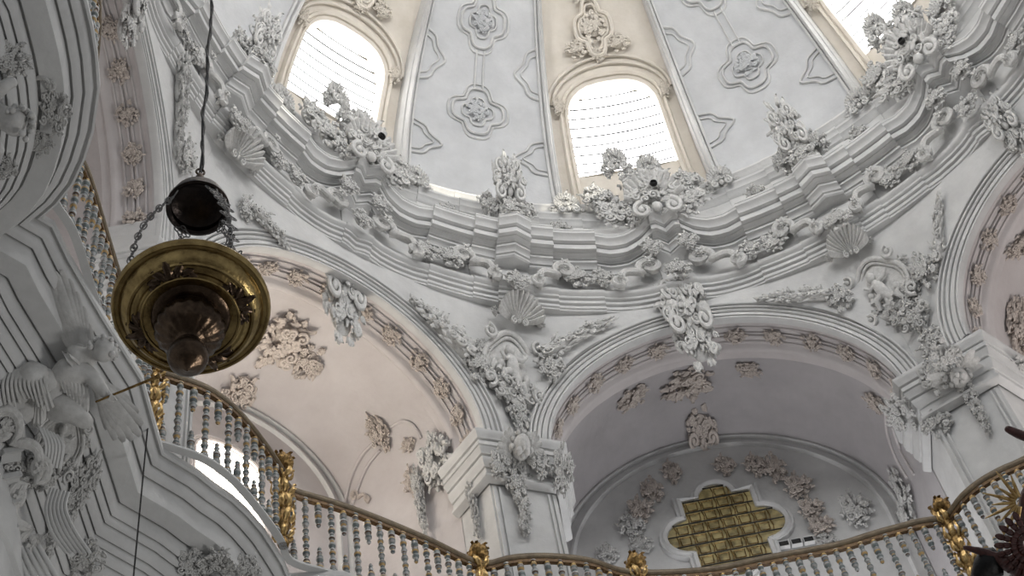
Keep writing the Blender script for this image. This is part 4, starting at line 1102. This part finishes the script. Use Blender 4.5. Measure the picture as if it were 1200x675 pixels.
def ornf(kind, px, py, s, label, dd=0, rot=0, D=D1, mat=M_ORN, seed=1, sy=None, sz=None):
    """carved piece fixed to the gallery soffit, facing down into the room"""
    P, n = hit(px, py); M3 = frame_at(P, (n*.4-C_F*.6).normalized(), R(rot)); k = FPX/(P-CAM).length
    M = M3.to_4x4() @ Matrix.Diagonal((s/k, (sy or s)/k, (sz or s)/k, 1)); M.translation = P-C_F*dd
    return build(kind, M, label, None, mat, seed)
ornf('clump', 66, 128, 22, 'leaf rosette right of the putto on the near gallery moulding', sy=34)
ornf('scroll', 46, 92, 24, 'curling scroll above the putto head')
ornf('clump', 12, 70, 26, 'leaf cluster at the left edge above the putto', seed=2)
ornf('clump', 48, 168, 18, 'thin leaf cluster below the putto', seed=3)
ornf('clump', 6, 196, 18, 'leaf cluster at the left edge under the putto', seed=4)
# carved bracket under the gallery, bottom left
ornf('scroll', 34, 520, 46, 'tall curled bracket below the angel at the left edge', dd=.1, sy=60, sz=26)
ornf('cart', 72, 520, 30, 'small cartouche on the bracket below the angel', dd=.08, sy=40)
ornf('clump', 60, 470, 24, 'leaf cluster between the angel and the bracket', seed=5)
ornf('drop', 78, 600, 30, 'foliage string hanging below the bracket', dd=.05, sy=60)
ornf('scroll', 30, 610, 44, 'lower curled bracket at the bottom left edge', dd=.12, sy=60, sz=26, rot=180)
ornf('clump', 100, 655, 26, 'leaf cluster at the bottom edge right of the bracket', seed=6)
ornf('clump', 20, 560, 26, 'leaf cluster at the left edge between the two curled brackets', seed=7)
ornf('crest', 255, 660, 30, 'shell and scroll crest under the gallery moulding at the bottom', dd=.04, sy=26)
ornf('clump', 222, 662, 22, 'leaf cluster left of the bottom crest', seed=8)
ornf('clump', 288, 668, 20, 'leaf cluster right of the bottom crest', seed=9)
mb = MB(); P, n = hit(30, 560); k = FPX/(P-CAM).length
org = P-C_F*.1; br = empty('moulded_bracket', org, 'ribbed and stepped stucco bracket under the gallery at lower left', 'bracket')
def Qb(px, py, dd=0): return W(px, py, (org-CAM).length+dd)-org
for j in range(6):
    y = 462+j*30; rg = []
    for (dx, dy, dd) in ((0, 0, .1), (0, 4, -.06), (3, 9, -.09), (-1, 12, -.05), (-2, 22, -.03), (0, 27, .1)):
        rg.append([Qb(6+dx-j*1.5, y+dy, dd), Qb(30+dx-j*2, y+dy-4, dd)])
    rr_ = [[a[0] for a in rg]+[rg[-1][0]+vd*.1, rg[0][0]+vd*.1], [a[1] for a in rg]+[rg[-1][1]+vd*.1, rg[0][1]+vd*.1]]
    mb.rings(rr_, True, False, True)
link('stepped_block', mb, M_W, br)
mb = MB()
for j in range(6):
    mb.tube(sm([tuple(Qb(*p)) for p in ((60+j*4, 572+j*1, -.02), (54+j*4.5, 596, -.08), (60+j*5.5, 622, -.10), (78+j*5.5, 648, -.06))]), 2.2/k, 6)
    mb.tube(sm([tuple(Qb(*p)) for p in ((46+j*4, 500+j*2, -.02), (54+j*4, 522, -.06), (50+j*4, 548, -.02))]), 2/k, 6)
    mb.tube(sm([tuple(Qb(*p)) for p in ((10+j*7, 640, -.02), (18+j*8, 662, -.06), (30+j*9, 690, -.02))]), 3/k, 6)
link('fluting', mb, M_W, br, 60)
# dark winged carving at lower right, much nearer than the gallery
D2 = 9.0; K2 = FPX/D2
def Q2(px, py, dd=0): return W(px, py, D2+dd)
org = Q2(1200, 650); cr_ = empty('winged_carving', org, 'dark red feathered carving with gilded rays at the lower right edge', 'sculpture')
J = [(Q2(1206, 640), 30/K2), (Q2(1212, 600, .03), 16/K2), (Q2(1206, 585, .03), 15/K2), (Q2(1225, 560), 14/K2), (Q2(1232, 530), 12/K2), (Q2(1215, 517), 6/K2), (Q2(1192, 508), 6/K2), (Q2(1177, 501), 4/K2), (Q2(1196, 668, -.03), 14/K2), (Q2(1174, 657, -.04), 8/K2), (Q2(1150, 646, -.05), 5/K2), (Q2(1128, 641, -.05), 2.5/K2), (Q2(1215, 690), 34/K2)]
skin_body('body', J, [(0, 1), (1, 2), (2, 3), (3, 4), (4, 5), (5, 6), (6, 7), (0, 8), (8, 9), (9, 10), (10, 11), (0, 12)], cr_, M_RED, org)
mb = MB()
for j in range(4):
    for i in range(9):
        a = R(118+i*16); q = 8+j*8; b = Q2(1208+q*cos(a), 638-q*sin(a), -.11+.01*j)-org; e = Q2(1208+(q+11)*cos(a), 638-(q+11)*sin(a), -.06)-org; leaf(mb, b, e-b, -vd, (e-b).length, 3.4/K2, .6, n=5, lobes=0, thick=.4)
link('feathers', mb, M_RED, cr_, 60)
mb = MB()
for i in range(9):
    a = R(110+i*19); L = 34+12*(i % 2); b = Q2(1196+6*cos(a), 588-6*sin(a), -.05)-org; e = Q2(1196+L*cos(a), 588-L*sin(a), -.07)-org; mb.tube([b, b.lerp(e, .6), e], [2.6/K2, 1.8/K2, .6/K2], 6)
g_ = link('gilded_ray', mb, M_GOLD, cr_, 60)
mb = MB(); rg = []
for (x, y, q) in ((1136, 690, 10), (1142, 672, 17), (1152, 663, 20), (1164, 660, 18), (1176, 664, 10)):
    rg.append([Q2(x, y+q*.0, .0)-org+(C_R*cos(2*pi*t/12)*.25+C_U*sin(2*pi*t/12)+C_F*cos(2*pi*t/12))*q/K2 for t in range(12)])
mb.rings(rg, True, False, True); link('dark_bowl', mb, M_BLACK, cr_, 60)
mb = MB(); b = Q2(1230, 760)-org; mb.tube([Q2(1216, 690)-org, b, Vector((b.x, b.y, FL-org.z))], [.06, .07, .10], 10); link('post', mb, M_RED, cr_)
# ------------------------------------------------------------------ light
wd = bpy.data.worlds.new('world'); SC.world = wd; wd.use_nodes = True
bg = wd.node_tree.nodes['Background']; bg.inputs['Color'].default_value = (.93, .96, 1, 1); bg.inputs['Strength'].default_value = .28
M_PANE.node_tree.nodes['Principled BSDF'].inputs['Emission Strength'].default_value = 6
M_PANES.node_tree.nodes['Principled BSDF'].inputs['Emission Strength'].default_value = 27
M_PANEW.node_tree.nodes['Principled BSDF'].inputs['Emission Strength'].default_value = 6
SC.view_settings.view_transform = 'Standard'; SC.view_settings.look = 'None'
SC.view_settings.gamma = 1; SC.view_settings.use_curve_mapping = False
SC.view_settings.exposure = .12

def area(name, loc, to, size, power, col=(1, 1, 1), sy=None):
    l = bpy.data.lights.new(name, 'AREA'); l.energy = power; l.color = col; l.size = size
    if sy: l.shape = 'RECTANGLE'; l.size_y = sy
    o = bpy.data.objects.new(name, l); COL.objects.link(o); o.location = loc
    o.rotation_euler = (Vector(to)-Vector(loc)).to_track_quat('-Z', 'Y').to_euler(); return o
area('bay_fill_light', PL(67.5, 6.1, 0, 10.9), PL(67.5, 5.6, 0, 16), 1.6, 42, (.97, .97, 1), .5)  # added fill lamp low in the bay, no window there; brightens the vault
area('bay_fill_light', PL(112.5, 6.38, .36, 13.4), PL(112.5, 5.0, -.2, 15), .8, 26, (1, .91, .80), .8)  # stands at the left bay window and strengthens its daylight
area('bay_fill_light', PL(112.5, 6.1, .5, 10.9), PL(112.5, 5.9, 0, 16), 1.6, 20, (1, .91, .80), .5)  # second lamp in this bay is added fill, hidden below the gallery view
area('bay_fill_light', PL(22.5, 6.1, 0, 10.9), PL(22.5, 5.6, 0, 16), 1.2, 40, (1, .93, .9), .5)  # added fill for the right edge bay, not a modelled window
area('bay_fill_light', PL(157.5, 6.1, 0, 10.9), PL(157.5, 5.6, 0, 16), 1.2, 25, (1, .97, .93), .5)  # added fill for the far left bay, not a modelled window

area('side_fill_light', (6.5, -1.0, 1.5), (-3.5, 2.5, 11), 2.2, 330, (1, .98, .95))  # unseen lamp added to graze the near left mouldings from the right
def beam(loc, to, ang, power):
    l = bpy.data.lights.new('sunbeam', 'SPOT'); l.energy = power; l.color = (1, .93, .78); l.spot_size = R(ang); l.spot_blend = .3; l.shadow_soft_size = .03
    o = bpy.data.objects.new('sunbeam', l); COL.objects.link(o); o.location = loc; o.rotation_euler = (Vector(to)-Vector(loc)).to_track_quat('-Z', 'Y').to_euler()
beam(SP(10, 36, 4.4), PZ(129, 4.5, 17.15), 6.0, 3000)
beam(SP(338, 36, 4.4), PZ(96, 4.7, 18.1), 5.0, 2500)
beam(SP(338, 36, 4.4), PZ(80, 4.75, 18.0), 5.0, 1600)
